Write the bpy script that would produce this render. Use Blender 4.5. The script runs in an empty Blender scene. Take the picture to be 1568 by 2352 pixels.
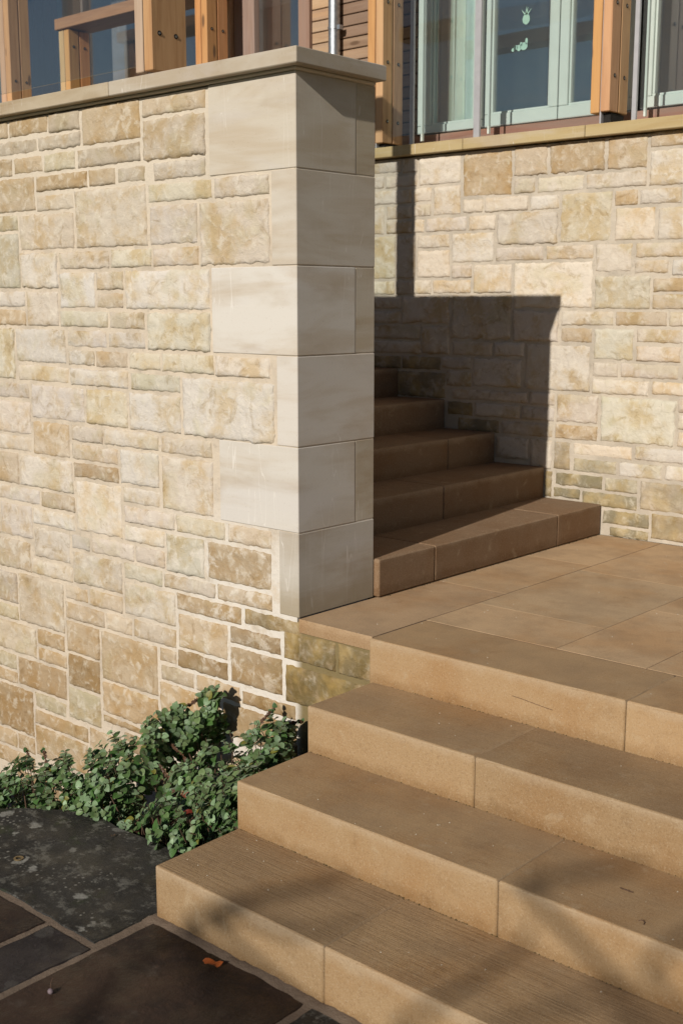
import bpy, math, random
import numpy as np
from mathutils import Vector, noise, Matrix

sc = bpy.context.scene
R = math.radians

# ------------------------------------------------------------------ camera
cam_data = bpy.data.cameras.new('camera')
cam = bpy.data.objects.new('camera', cam_data)
sc.collection.objects.link(cam)
cam.location = (2.844, -2.976, 1.12)
cam.rotation_euler = (R(90 - 10.091), 0, R(41.594))
cam_data.sensor_fit = 'VERTICAL'
cam_data.sensor_height = 36.0
cam_data.lens = 2723.19 / 2352 * 36
cam_data.clip_start = 0.05
cam_data.clip_end = 500
cam_data.dof.use_dof = True; cam_data.dof.focus_distance = 4.1; cam_data.dof.aperture_fstop = 5.0
sc.camera = cam

# ------------------------------------------------------------------ light
SUN = Vector((0.17, -1.0, 0.467)).normalized()
world = bpy.data.worlds.new('World'); sc.world = world
world.use_nodes = True
wn = world.node_tree; wn.nodes.clear()
sky = wn.nodes.new('ShaderNodeTexSky'); sky.sky_type = 'NISHITA'; sky.sun_disc = False
sky.sun_elevation = math.asin(SUN.z)
sky.sun_rotation = math.atan2(SUN.x, SUN.y)
sky.air_density = .8; sky.dust_density = .4; sky.ozone_density = 1.0
bg = wn.nodes.new('ShaderNodeBackground'); bg.inputs['Strength'].default_value = 0.05
wo = wn.nodes.new('ShaderNodeOutputWorld')
wn.links.new(sky.outputs[0], bg.inputs[0]); wn.links.new(bg.outputs[0], wo.inputs[0])
sd = bpy.data.lights.new('sun', 'SUN'); sd.energy = 5.0; sd.angle = R(0.53); sd.color = (1.0, 0.945, 0.86)
sun = bpy.data.objects.new('sun', sd); sc.collection.objects.link(sun)
sun.rotation_euler = SUN.to_track_quat('Z', 'Y').to_euler(); sun.location = (4, -12, 8)
sc.view_settings.view_transform = 'Standard'
sc.view_settings.look = 'None'
sc.view_settings.exposure = -0.12
sc.view_settings.gamma = 1.0
sc.render.film_transparent = False

# ------------------------------------------------------------------ helpers
COL = sc.collection
rnd = random.Random(11)

def tag(o, label=None, cat=None, group=None, kind=None):
    if label: o['label'] = label
    if cat: o['category'] = cat
    if group: o['group'] = group
    if kind: o['kind'] = kind
    return o

def empty(name, loc=(0, 0, 0)):
    o = bpy.data.objects.new(name, None); COL.objects.link(o); o.location = loc
    o.empty_display_size = .1
    return o

def link(name, me, parent=None, loc=(0, 0, 0), color=None, rot=None):
    o = bpy.data.objects.new(name, me); COL.objects.link(o)
    if parent is not None:
        o.parent = parent
        pl = parent.location if parent.parent is None else parent.location + parent.parent.location
        o.location = Vector(loc) - pl
    else:
        o.location = loc
    if rot is not None: o.rotation_euler = rot
    if color: o.color = color
    return o

def mesh(name, vs, fs, m=None, smooth=False, sharp=None):
    me = bpy.data.meshes.new(name)
    me.from_pydata([tuple(v) for v in vs], [], fs); me.update()
    if m: me.materials.append(m)
    if smooth:
        me.polygons.foreach_set('use_smooth', [True] * len(me.polygons))
        if sharp:
            try: me.set_sharp_from_angle(angle=R(sharp))
            except Exception: pass
    return me

class MB:
    """collects simple shapes into one mesh"""
    def __init__(s): s.v = []; s.f = []
    def add(s, vs, fs):
        n = len(s.v); s.v += [tuple(v) for v in vs]; s.f += [tuple(i + n for i in f) for f in fs]
    def box(s, x0, x1, y0, y1, z0, z1, b=0.0):
        if b <= 0:
            vs = [(x, y, z) for z in (z0, z1) for y in (y0, y1) for x in (x0, x1)]
            s.add(vs, [(0, 2, 3, 1), (4, 5, 7, 6), (0, 1, 5, 4), (2, 6, 7, 3), (0, 4, 6, 2), (1, 3, 7, 5)])
            return s
        # chamfered box: 24 vertices
        vs = []; idx = {}
        lo = (x0, y0, z0); hi = (x1, y1, z1)
        for ax in range(3):
            for cx in (0, 1):
                for cy in (0, 1):
                    for cz in (0, 1):
                        c = (cx, cy, cz); p = []
                        for k in range(3):
                            e = hi[k] if c[k] else lo[k]
                            if k != ax: e += -b if c[k] else b
                            p.append(e)
                        idx[(ax, c)] = len(vs); vs.append(tuple(p))
        fs = []
        for ax in range(3):
            a, bb = [k for k in range(3) if k != ax]
            for sgn in (0, 1):
                q = []
                for u, w in ((0, 0), (1, 0), (1, 1), (0, 1)):
                    c = [0, 0, 0]; c[ax] = sgn; c[a] = u; c[bb] = w; q.append(idx[(ax, tuple(c))])
                flip = (sgn == 0) != (ax == 1)
                fs.append(tuple(q[::-1]) if flip else tuple(q))
        for ax in range(3):      # edges running along ax
            a, bb = [k for k in range(3) if k != ax]
            for u in (0, 1):
                for w in (0, 1):
                    c0 = [0, 0, 0]; c1 = [0, 0, 0]; c1[ax] = 1
                    for c in (c0, c1): c[a] = u; c[bb] = w
                    q = (idx[(a, tuple(c0))], idx[(a, tuple(c1))], idx[(bb, tuple(c1))], idx[(bb, tuple(c0))])
                    fs.append(q)
        for cx in (0, 1):
            for cy in (0, 1):
                for cz in (0, 1):
                    c = (cx, cy, cz); fs.append((idx[(0, c)], idx[(1, c)], idx[(2, c)]))
        s.add(vs, fs); return s
    def tube(s, pts, rad, n=7, cap=True):
        pts = [Vector(p) for p in pts]
        if not hasattr(rad, '__len__'): rad = [rad] * len(pts)
        base = len(s.v); ref = Vector((0.13, 0.31, 0.94))
        for i, p in enumerate(pts):
            d = (pts[min(i + 1, len(pts) - 1)] - pts[max(i - 1, 0)]).normalized()
            if abs(d.dot(ref)) > .95: ref = Vector((1, 0, .1))
            a = d.cross(ref).normalized(); b = d.cross(a)
            for k in range(n):
                t = 2 * math.pi * k / n
                s.v.append(tuple(p + (a * math.cos(t) + b * math.sin(t)) * rad[i]))
        for i in range(len(pts) - 1):
            for k in range(n):
                k2 = (k + 1) % n
                s.f.append((base + i * n + k, base + i * n + k2, base + (i + 1) * n + k2, base + (i + 1) * n + k))
        if cap:
            s.f.append(tuple(base + k for k in range(n))[::-1])
            s.f.append(tuple(base + (len(pts) - 1) * n + k for k in range(n)))
        return s
    def mesh(s, name, m, smooth=False, fix=True, sharp=35):
        me = mesh(name, s.v, s.f, m, smooth, sharp)
        if fix:
            import bmesh
            bm = bmesh.new(); bm.from_mesh(me)
            bmesh.ops.recalc_face_normals(bm, faces=bm.faces); bm.to_mesh(me); bm.free()
        return me

def boxobj(name, m, x0, x1, y0, y1, z0, z1, parent=None, b=.002, color=None):
    c = Vector(((x0 + x1) / 2, (y0 + y1) / 2, z0))
    me = MB().box(x0 - c.x, x1 - c.x, y0 - c.y, y1 - c.y, 0, z1 - z0, b).mesh(name, m)
    return link(name, me, parent, c, color)

# ------------------------------------------------------------------ materials
class NT:
    def __init__(s, name):
        s.m = bpy.data.materials.new(name); s.m.use_nodes = True
        s.t = s.m.node_tree; s.t.nodes.clear()
        s.out = s.t.nodes.new('ShaderNodeOutputMaterial')
    def n(s, typ, props=None, **ins):
        nd = s.t.nodes.new('ShaderNode' + typ)
        for k, v in (props or {}).items(): setattr(nd, k, v)
        for k, v in ins.items():
            key = int(k[1:]) if k[0] == '_' else k.replace('_', ' ')
            s.set(nd.inputs[key], v)
        return nd
    def set(s, sock, v):
        if isinstance(v, bpy.types.NodeSocket): s.t.links.new(v, sock)
        elif isinstance(v, bpy.types.Node): s.t.links.new(v.outputs[0], sock)
        else:
            if sock.type == 'RGBA' and len(v) == 3: v = (*v, 1)
            sock.default_value = v
    def math(s, op, a, b=0.0, clamp=False):
        nd = s.t.nodes.new('ShaderNodeMath'); nd.operation = op; nd.use_clamp = clamp
        s.set(nd.inputs[0], a); s.set(nd.inputs[1], b); return nd.outputs[0]
    def mix(s, fac, a, b, mode='MIX'):
        nd = s.t.nodes.new('ShaderNodeMix'); nd.data_type = 'RGBA'; nd.blend_type = mode
        nd.clamp_factor = True
        s.set(nd.inputs[0], fac); s.set(nd.inputs[6], a); s.set(nd.inputs[7], b); return nd.outputs[2]
    def noise(s, scale, detail=4, rough=.55, vec=None, dist=0.0, seed=None):
        nd = s.t.nodes.new('ShaderNodeTexNoise')
        nd.inputs['Scale'].default_value = scale; nd.inputs['Detail'].default_value = detail
        nd.inputs['Roughness'].default_value = rough; nd.inputs['Distortion'].default_value = dist
        if vec is not None: s.set(nd.inputs['Vector'], vec)
        return nd.outputs['Fac']
    def ramp(s, v, lo, hi, a=0.0, b=1.0):
        nd = s.t.nodes.new('ShaderNodeMapRange'); nd.clamp = True; nd.interpolation_type = 'SMOOTHSTEP'
        s.set(nd.inputs['Value'], v)
        for k, q in (('From Min', lo), ('From Max', hi), ('To Min', a), ('To Max', b)): s.set(nd.inputs[k], q)
        return nd.outputs[0]
    def mapv(s, vec, scale=(1, 1, 1), loc=(0, 0, 0), rot=(0, 0, 0)):
        nd = s.t.nodes.new('ShaderNodeMapping')
        s.set(nd.inputs['Vector'], vec); nd.inputs['Scale'].default_value = scale
        nd.inputs['Location'].default_value = loc; nd.inputs['Rotation'].default_value = rot
        return nd.outputs[0]
    def pos(s):
        return s.t.nodes.new('ShaderNodeNewGeometry').outputs['Position']
    def info(s): return s.t.nodes.new('ShaderNodeObjectInfo')
    def bump(s, h, strength, dist, normal=None):
        nd = s.t.nodes.new('ShaderNodeBump'); s.set(nd.inputs['Height'], h)
        s.set(nd.inputs['Strength'], strength); nd.inputs['Distance'].default_value = dist
        if normal is not None: s.set(nd.inputs['Normal'], normal)
        return nd.outputs[0]
    def bsdf(s, color, rough=.9, normal=None, spec=.3, **kw):
        nd = s.t.nodes.new('ShaderNodeBsdfPrincipled')
        s.set(nd.inputs['Base Color'], color); s.set(nd.inputs['Roughness'], rough)
        s.set(nd.inputs['Specular IOR Level'], spec)
        if normal is not None: s.set(nd.inputs['Normal'], normal)
        for k, v in kw.items(): s.set(nd.inputs[k.replace('_', ' ')], v)
        s.t.links.new(nd.outputs[0], s.out.inputs[0]); return s.m

def offset_pos(t):
    """world position shifted by a per-object random amount, so that neighbours never share a pattern"""
    inf = t.info()
    cm = t.n('CombineXYZ', None, X=t.math('MULTIPLY', inf.outputs['Random'], 37.0),
             Y=t.math('MULTIPLY', inf.outputs['Random'], 91.0), Z=t.math('MULTIPLY', inf.outputs['Random'], 53.0))
    va = t.n('VectorMath', {'operation': 'ADD'}, _0=t.pos(), _1=cm.outputs[0])
    return va.outputs[0], inf

def m_rubble():
    t = NT('split sandstone'); p, inf = offset_pos(t); g = t.pos()
    c = inf.outputs['Color']; al = inf.outputs['Alpha']
    big = t.noise(7, 5, .6, p); mid = t.noise(24, 5, .62, p, .4); fine = t.noise(160, 3, .6, g)
    och = t.mix(1.0, c, (.88, .77, .58), 'MULTIPLY')
    c1 = t.mix(t.ramp(big, .44, .66, 0, .9), c, och)
    pale = t.mix(.5, c, (.66, .60, .50))
    c2 = t.mix(t.ramp(mid, .50, .66, 0, .75), c1, pale)
    dk = t.mix(1.0, c2, (.72, .66, .56), 'MULTIPLY')
    c3 = t.mix(t.ramp(t.noise(11, 6, .72, p, 1.0), .53, .68, 0, .85), c2, dk)
    gr_ = t.mix(1.0, c3, (.88, .87, .76), 'MULTIPLY')
    c3 = t.mix(t.ramp(t.noise(5, 4, .6, p, .5), .52, .64, 0, .7), c3, gr_)
    pit = t.ramp(t.noise(85, 4, .7, p, .3), .64, .72, 0, .55)
    c3 = t.mix(pit, c3, t.mix(1.0, c3, (.50, .43, .34), 'MULTIPLY'))
    c4 = t.mix(t.ramp(fine, .62, .8, 0, .35), c3, t.mix(1.0, c3, (.6, .55, .5), 'MULTIPLY'))
    gr = t.mix(t.ramp(t.noise(9, 3, .5, g), .40, .65), (.10, .072, .018), (.30, .205, .065))
    sp = t.n('SeparateXYZ', None, Vector=g)
    zone = t.math('MULTIPLY', t.math('MULTIPLY', t.ramp(sp.outputs['X'], -1.0, -.45), t.ramp(sp.outputs['X'], .0, -.06)), t.math('MULTIPLY', t.ramp(sp.outputs['Z'], .62, .2), t.ramp(sp.outputs['Z'], -.42, -.2)))
    zone = t.math('MULTIPLY', zone, t.ramp(sp.outputs['Y'], 1.0, .5))
    c4 = t.mix(t.math('MULTIPLY', zone, t.ramp(t.noise(11, 6, .7, g, .4), .50, .64, 0, .75)), c4, (.60, .54, .46))
    c4 = t.mix(t.math('MULTIPLY', t.ramp(t.noise(2.3, 4, .6, g), .50, .64, 0, .40), t.ramp(sp.outputs['Z'], .25, -.25)), c4, t.mix(1.0, c4, (.72, .62, .48), 'MULTIPLY'))
    ms = t.math('MULTIPLY', t.math('SUBTRACT', 1.0, al), t.ramp(t.noise(16, 5, .7, g, .5), .30, .52, .35, 1.0))
    c5 = t.mix(ms, c4, gr)
    h = t.math('ADD', t.math('MULTIPLY', t.noise(24, 6, .6, p, .3), 1.0), t.math('MULTIPLY', t.noise(230, 3, .6, g), .18))
    nrm = t.bump(h, .62, .018)
    return t.bsdf(c5, .92, nrm, .15)

def m_ashlar():
    t = NT('sawn sandstone'); p, inf = offset_pos(t); g = t.pos()
    c = inf.outputs['Color']
    bands = t.noise(1.0, 4, .55, t.mapv(p, (1.8, 1.8, 9), rot=(.05, .04, 0)), .6)
    fineb = t.noise(1.0, 4, .65, t.mapv(p, (2, 2, 70), rot=(.03, -.02, 0)), .8)
    c1 = t.mix(t.ramp(bands, .44, .66, 0, .65), c, t.mix(1.0, c, (.84, .76, .66), 'MULTIPLY'))
    c1 = t.mix(t.ramp(t.noise(1.0, 5, .6, t.mapv(p, (1.4, 1.4, 5)), 1.0), .54, .68, 0, .4), c1, t.mix(.5, c1, (.50, .47, .47)))
    c2 = t.mix(t.ramp(fineb, .5, .75, 0, .3), c1, t.mix(.55, c1, (.62, .57, .52)))
    c3 = t.mix(t.ramp(t.noise(2.2, 4, .55, t.mapv(p, (1, 1, 2.6)), .4), .48, .70, 0, .7), c2, t.mix(1.0, c2, (.80, .74, .66), 'MULTIPLY'))
    c3 = t.mix(t.ramp(t.noise(110, 3, .7, g), .60, .72, 0, .35), c3, t.mix(1.0, c3, (.6, .55, .5), 'MULTIPLY'))
    # thin pale runs and scratches, each with a line of its own
    scr = t.noise(1.0, 2, .5, t.mapv(p, (9, 9, .9)), 1.5)
    line = t.math('LESS_THAN', t.math('ABSOLUTE', t.math('SUBTRACT', scr, .5)), .0028)
    c4 = t.mix(t.math('MULTIPLY', line, t.ramp(t.noise(3, 2, .5, p), .50, .60, 0, .5)), c3, (.66, .62, .57))
    low = t.n('SeparateXYZ', None, Vector=g).outputs['Z']
    damp = t.math('MULTIPLY', t.ramp(t.math('ADD', low, t.math('MULTIPLY', t.noise(7, 4, .6, g), .2)), .08, .30, 1, 0), .7)
    c5 = t.mix(damp, c4, (.27, .215, .135))
    nrm = t.bump(t.math('ADD', t.noise(300, 3, .6, g), t.math('MULTIPLY', t.noise(25, 3, .5, g), .6)), .25, .002)
    return t.bsdf(c5, .85, nrm, .2)

def m_step():
    t = NT('step sandstone'); p, inf = offset_pos(t); g = t.pos()
    c = inf.outputs['Color']; tool = t.math('SUBTRACT', 1.0, inf.outputs['Alpha'])
    nz = t.n('SeparateXYZ', None, Vector=t.t.nodes.new('ShaderNodeNewGeometry').outputs['Normal']).outputs['Z']
    up = t.ramp(nz, .5, .9)
    big = t.noise(3.2, 5, .6, p)
    c1 = t.mix(t.ramp(big, .42, .68, 0, .7), c, t.mix(1.0, c, (.86, .74, .60), 'MULTIPLY'))
    c2 = t.mix(t.ramp(t.noise(9, 5, .65, p, .6), .56, .72, 0, .5), c1, t.mix(1.0, c1, (.74, .70, .66), 'MULTIPLY'))
    c2 = t.mix(t.ramp(t.noise(14, 4, .6, p, .3), .6, .74, 0, .35), c2, (.40, .31, .20))
    lz = t.n('SeparateXYZ', None, Vector=t.t.nodes.new('ShaderNodeTexCoord').outputs['Object']).outputs['Z']
    side = t.math('SUBTRACT', 1.0, up)
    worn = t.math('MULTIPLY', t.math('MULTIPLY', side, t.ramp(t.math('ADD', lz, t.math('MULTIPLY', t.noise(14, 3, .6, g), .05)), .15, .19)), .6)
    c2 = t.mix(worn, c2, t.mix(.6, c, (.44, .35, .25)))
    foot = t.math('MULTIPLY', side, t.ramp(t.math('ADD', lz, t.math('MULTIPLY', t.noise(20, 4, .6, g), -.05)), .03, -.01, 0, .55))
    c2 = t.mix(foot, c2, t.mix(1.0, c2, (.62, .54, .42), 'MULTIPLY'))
    c2 = t.mix(t.ramp(t.noise(150, 3, .7, g), .50, .66, 0, .38), c2, t.mix(1.0, c2, (.62, .56, .50), 'MULTIPLY'))
    c2 = t.mix(t.ramp(t.noise(170, 3, .7, t.mapv(g, loc=(7, 3, 1))), .54, .68, 0, .22), c2, (.50, .40, .28))
    grain = t.noise(420, 2, .6, g)
    c3 = t.mix(t.ramp(grain, .56, .72, 0, .45), c2, t.mix(1.0, c2, (.52, .46, .42), 'MULTIPLY'))
    c3 = t.mix(t.ramp(t.noise(330, 2, .5, g), .62, .75, 0, .35), c3, (.5, .42, .32))
    # walked-on tops hold grey dirt
    dirt = t.math('MULTIPLY', up, t.ramp(t.noise(5, 6, .65, g), .38, .68, .0, .30))
    c3 = t.mix(t.math('MULTIPLY', up, .30), c3, t.mix(1.0, c3, (1.35, 1.34, 1.36), 'MULTIPLY'))  # worn tops paler, brightened in colour to even treads with sunlit risers
    c4 = t.mix(dirt, c3, (.18, .125, .08))
    lines = t.noise(1.0, 3, .6, t.mapv(g, (6, 290, 6), rot=(0, 0, .02)))
    hl = t.math('MULTIPLY', t.math('MULTIPLY', lines, tool), up)
    c5 = t.mix(t.math('MULTIPLY', t.ramp(hl, .1, .75), .0), c4, (.1, .07, .05))
    gl = t.math('MULTIPLY', t.math('MULTIPLY', t.ramp(lines, .52, .38), tool), up)
    c5 = t.mix(t.math('MULTIPLY', gl, .38), c4, t.mix(1.0, c4, (.5, .46, .42), 'MULTIPLY'))
    n1 = t.bump(t.math('MULTIPLY', hl, 1.0), .7, .0026)
    h2 = t.math('ADD', t.noise(260, 3, .65, g), t.math('MULTIPLY', t.noise(18, 4, .6, g), .8))
    nrm = t.bump(h2, .35, .003, n1)
    return t.bsdf(c5, .88, nrm, .2)

def m_mortar(name, base, white=True):
    t = NT(name); g = t.pos(); s = t.n('SeparateXYZ', None, Vector=g)
    c1 = t.mix(t.ramp(t.noise(6, 4, .6, g), .4, .65), base, tuple(v * .82 for v in base))
    c2 = t.mix(t.ramp(t.noise(40, 4, .6, g), .55, .72, 0, .5), c1, tuple(v * .62 for v in base))
    if white:   # lime bloom round the foot of the corner and under the coping
        a = t.ramp(s.outputs['X'], -1.0, -.35); b = t.ramp(s.outputs['Z'], .52, .12)
        d = t.math('MULTIPLY', t.math('MULTIPLY', a, b), t.ramp(t.noise(9, 5, .7, g), .36, .52, .15, 1.0))
        e = t.math('MULTIPLY', t.ramp(s.outputs['Z'], 1.3, 1.6), .6)
        c2 = t.mix(t.math('MAXIMUM', d, e), c2, t.mix(t.ramp(s.outputs['Z'], .9, .6), (.58, .51, .41), (.60, .55, .485)))
        mo = t.math('MULTIPLY', t.ramp(s.outputs['X'], -.03, .015), t.ramp(s.outputs['Z'], .0, -.05))
        c2 = t.mix(t.math('MULTIPLY', mo, .95), c2, (.17, .125, .05))
    nrm = t.bump(t.math('ADD', t.noise(60, 5, .65, g), t.math('MULTIPLY', t.noise(300, 2, .6, g), .4)), .6, .006)
    return t.bsdf(c2, .95, nrm, .1)

def m_slate(name, c0, c1, lichen, moss):
    t = NT(name); g = t.pos()
    c = t.mix(t.ramp(t.noise(4.5, 7, .72, g, .1), .38, .62), c0, c1)
    c = t.mix(t.ramp(t.noise(60, 4, .7, g), .55, .7, 0, .6), c, tuple(v * 2.0 for v in c1))
    c = t.mix(t.ramp(t.noise(2.4, 5, .65, t.mapv(g, loc=(5, 2, 0))), .48, .62, 0, .6), c, tuple(v * 1.5 for v in c1))
    c = t.mix(t.ramp(t.noise(8, 5, .7, t.mapv(g, loc=(1, 8, 2))), .58, .70, 0, .35), c, (.075, .062, .05))
    c = t.mix(t.ramp(t.noise(13, 5, .65, g), .55, .72, 0, .6), c, tuple(v * .5 for v in c0))
    if moss: c = t.mix(t.ramp(t.noise(6, 5, .7, t.mapv(g, loc=(3, 1, 0))), .56, .70, 0, .8), c, (.022, .03, .010))
    if lichen:
        vor = t.n('TexVoronoi', {'feature': 'SMOOTH_F1'}, Vector=t.n('VectorMath', {'operation': 'ADD'}, _0=g,
              _1=t.n('VectorMath', {'operation': 'SCALE'}, _0=t.n('TexNoise', None, Scale=24.0, Detail=4.0, Vector=g).outputs['Color'], Scale=.07).outputs[0]).outputs[0],
              Scale=12.0, Smoothness=.2)
        spot = t.ramp(vor.outputs['Distance'], .36, .24)
        pick = t.ramp(t.n('SeparateColor', None, Color=vor.outputs['Color']).outputs[0], .60, .66)
        c = t.mix(t.math('MULTIPLY', spot, t.math('MULTIPLY', pick, lichen)), c, (.20, .195, .175))
        v2 = t.n('TexVoronoi', None, Vector=g, Scale=70.0)
        s2 = t.math('MULTIPLY', t.ramp(v2.outputs['Distance'], .42, .25), t.ramp(t.n('SeparateColor', None, Color=v2.outputs['Color']).outputs[1], .6, .8))
        c = t.mix(t.math('MULTIPLY', t.math('MULTIPLY', s2, lichen), t.ramp(t.noise(7, 3, .6, g), .48, .6, 0, .8)), c, (.20, .19, .165))
        c = t.mix(t.math('MULTIPLY', t.ramp(t.noise(16, 7, .8, g, .1), .52, .62, 0, .85), lichen), c, (.11, .105, .09))
    h = t.math('ADD', t.noise(8, 5, .6, g), t.math('MULTIPLY', t.noise(90, 4, .6, g), .25))
    return t.bsdf(c, t.ramp(t.noise(11, 3, .5, g), .3, .7, .45, .8), t.bump(h, .9, .012), .35)

def m_wood(name, axis, sat=1.0):
    t = NT(name); p, inf = offset_pos(t)
    sc_ = {'x': (2.5, 38, 38), 'z': (38, 38, 2.5)}[axis]
    fib = t.noise(1.0, 5, .6, t.mapv(p, sc_), .7)
    wide = t.noise(1.0, 3, .5, t.mapv(p, tuple(v * .22 for v in sc_)), .6)
    c = inf.outputs['Color']
    c1 = t.mix(t.ramp(fib, .38, .70, 0, .6), c, t.mix(1.0, c, (.68, .56, .46), 'MULTIPLY'))
    c2 = t.mix(t.ramp(wide, .5, .7, 0, .5), c1, t.mix(.4, c1, (.52, .34, .20)))
    vk = t.n('TexVoronoi', None, Vector=t.mapv(p, tuple(7 if v > 5 else 2.2 for v in sc_)), Scale=1.0)
    c3 = t.mix(t.math('MULTIPLY', t.ramp(vk.outputs['Distance'], .11, .05), .8), c2, (.09, .045, .02))
    gry = t.math('MULTIPLY', t.math('SUBTRACT', 1.0, inf.outputs['Alpha']), t.ramp(t.noise(1.0, 4, .6, t.mapv(p, tuple(v * .5 for v in sc_))), .35, .6, .3, 1))
    c4 = t.mix(gry, c3, (.30, .24, .20))
    return t.bsdf(c4, .6, t.bump(fib, .3, .002), .35)

def m_plain(name, col, rough=.5, metal=0.0, spec=.4, var=.1, sc_=30):
    t = NT(name); g = t.pos()
    c = t.mix(t.ramp(t.noise(sc_, 4, .6, g), .35, .7), col, tuple(v * (1 - var) for v in col))
    return t.bsdf(c, t.ramp(t.noise(sc_ * 2, 3, .5, g), .3, .7, rough * .85, min(1, rough * 1.15)), None, spec, Metallic=metal)

def m_glass(name, tint, ior, extra=0.0):
    t = NT(name)
    tr = t.n('BsdfTransparent', None, Color=(*tint, 1))
    gl = t.n('BsdfGlossy', None, Roughness=.012, Color=(1, .985, .95, 1),
             Normal=t.bump(t.noise(1.3, 1, .5, t.pos()), .05, .05))
    bk = t.t.nodes.new('ShaderNodeNewGeometry').outputs['Backfacing']
    io = t.ramp(bk, 0, 1, ior, 1 / ior)
    fr = t.n('Fresnel', None, IOR=io)
    f = t.math('MULTIPLY', t.math('ADD', fr.outputs[0], extra, True), t.ramp(bk, 0, 1, 1.0, .35))
    mx = t.n('MixShader', None, _0=f, _1=tr.outputs[0], _2=gl.outputs[0])
    t.t.links.new(mx.outputs[0], t.out.inputs[0]); return t.m

def m_leaf(name, fuzz=.35):
    t = NT(name); p, inf = offset_pos(t); c = inf.outputs['Color']
    geo = t.t.nodes.new('ShaderNodeNewGeometry')
    at = t.n('Attribute', {'attribute_name': 'tint'})
    c = t.mix(1.0, c, at.outputs['Color'], 'MULTIPLY')
    c1 = t.mix(t.ramp(t.noise(90, 3, .6, p), .4, .65, 0, .5), c, t.mix(1.0, c, (.65, .72, .6), 'MULTIPLY'))
    c2 = t.mix(geo.outputs['Backfacing'], c1, t.mix(.45, c1, (.20, .25, .17)))
    b = t.n('BsdfPrincipled', None, Base_Color=c2, Roughness=.5, Normal=t.bump(t.noise(260, 3, .6, p), .4, .002))
    b.inputs['Specular IOR Level'].default_value = .5
    b.inputs['Sheen Weight'].default_value = fuzz; b.inputs['Sheen Roughness'].default_value = .4
    b.inputs['Sheen Tint'].default_value = (.95, 1, .85, 1)
    tl = t.n('BsdfTranslucent', None, Color=t.mix(1.0, c2, (1.3, 1.6, .6), 'MULTIPLY'))
    mx = t.n('MixShader', None, _0=.18, _1=b.outputs[0], _2=tl.outputs[0])
    t.t.links.new(mx.outputs[0], t.out.inputs[0]); return t.m

def m_soil():
    t = NT('soil'); g = t.pos()
    c = t.mix(t.ramp(t.noise(25, 6, .7, g), .35, .65), (.018, .011, .007), (.06, .036, .022))
    return t.bsdf(c, .95, t.bump(t.noise(50, 6, .7, g), 1.0, .03), .1)

M_rub = m_rubble(); M_ash = m_ashlar(); M_step = m_step()
M_mA = m_mortar('lime mortar of the stair wall', (.55, .465, .365))
M_mB = m_mortar('lime mortar of the terrace wall', (.50, .435, .35), False)
M_mJ = m_mortar('grey joint mortar', (.18, .135, .10), False)
M_jf = m_plain('brown joint grout', (.13, .09, .06), .9, 0, .1, .3, 40)
M_dark = m_plain('deep joint', (.07, .05, .035), .9, 0, .1)
M_sl1 = m_slate('dark lichened slate', (.010, .0095, .008), (.024, .022, .019), 1.0, True)
M_sl2 = m_slate('brown flagstone', (.016, .009, .006), (.032, .017, .010), 0.0, False)
M_sl3 = m_slate('plum flagstone', (.014, .010, .010), (.022, .017, .016), .12, False)
M_woodz = m_wood('larch upright', 'z'); M_woodx = m_wood('larch board', 'x')
M_steel = m_plain('galvanised steel', (.52, .54, .56), .38, .9, .5, .25, 40)
M_grey = m_plain('grey painted metal', (.42, .41, .42), .45, .3, .5)
M_bolt = m_plain('bolt steel', (.35, .33, .30), .3, 1.0)
M_hole = m_plain('bolt hole', (.01, .008, .006), .9)
M_sage = m_plain('sage green paint', (.58, .62, .57), .45, 0, .5, .06, 12)
M_gask = m_plain('black gasket', (.02, .022, .022), .6)
M_glass = m_glass('window glass', (.95, .96, .96), 2.0, .16)
M_bal = m_glass('balustrade glass', (.92, .95, .95), 1.55, .02)
M_room = m_plain('room plaster', (.62, .63, .64), .9, 0, .2, .1, 3)
M_cur = m_plain('pale green curtain', (.86, .96, .86), .9, 0, .1, .08, 20)
M_curd = m_plain('brown curtain', (.05, .042, .04), .9, 0, .1)
M_stick = m_plain('green window decal', (.42, .60, .50), .7)
M_leaf = m_leaf('felted leaf'); M_dead = m_leaf('dry leaf', .05)
M_stem = m_plain('brown stem', (.09, .05, .03), .8)
M_bark = m_plain('tree bark', (.12, .09, .07), .9, 0, .1, .4, 15)
M_soil = m_soil()
M_brass = m_plain('dull brass', (.22, .16, .08), .45, .6)
M_grass = m_plain('rough grass', (.06, .08, .03), .95, 0, .1, .5, 3)

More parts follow.
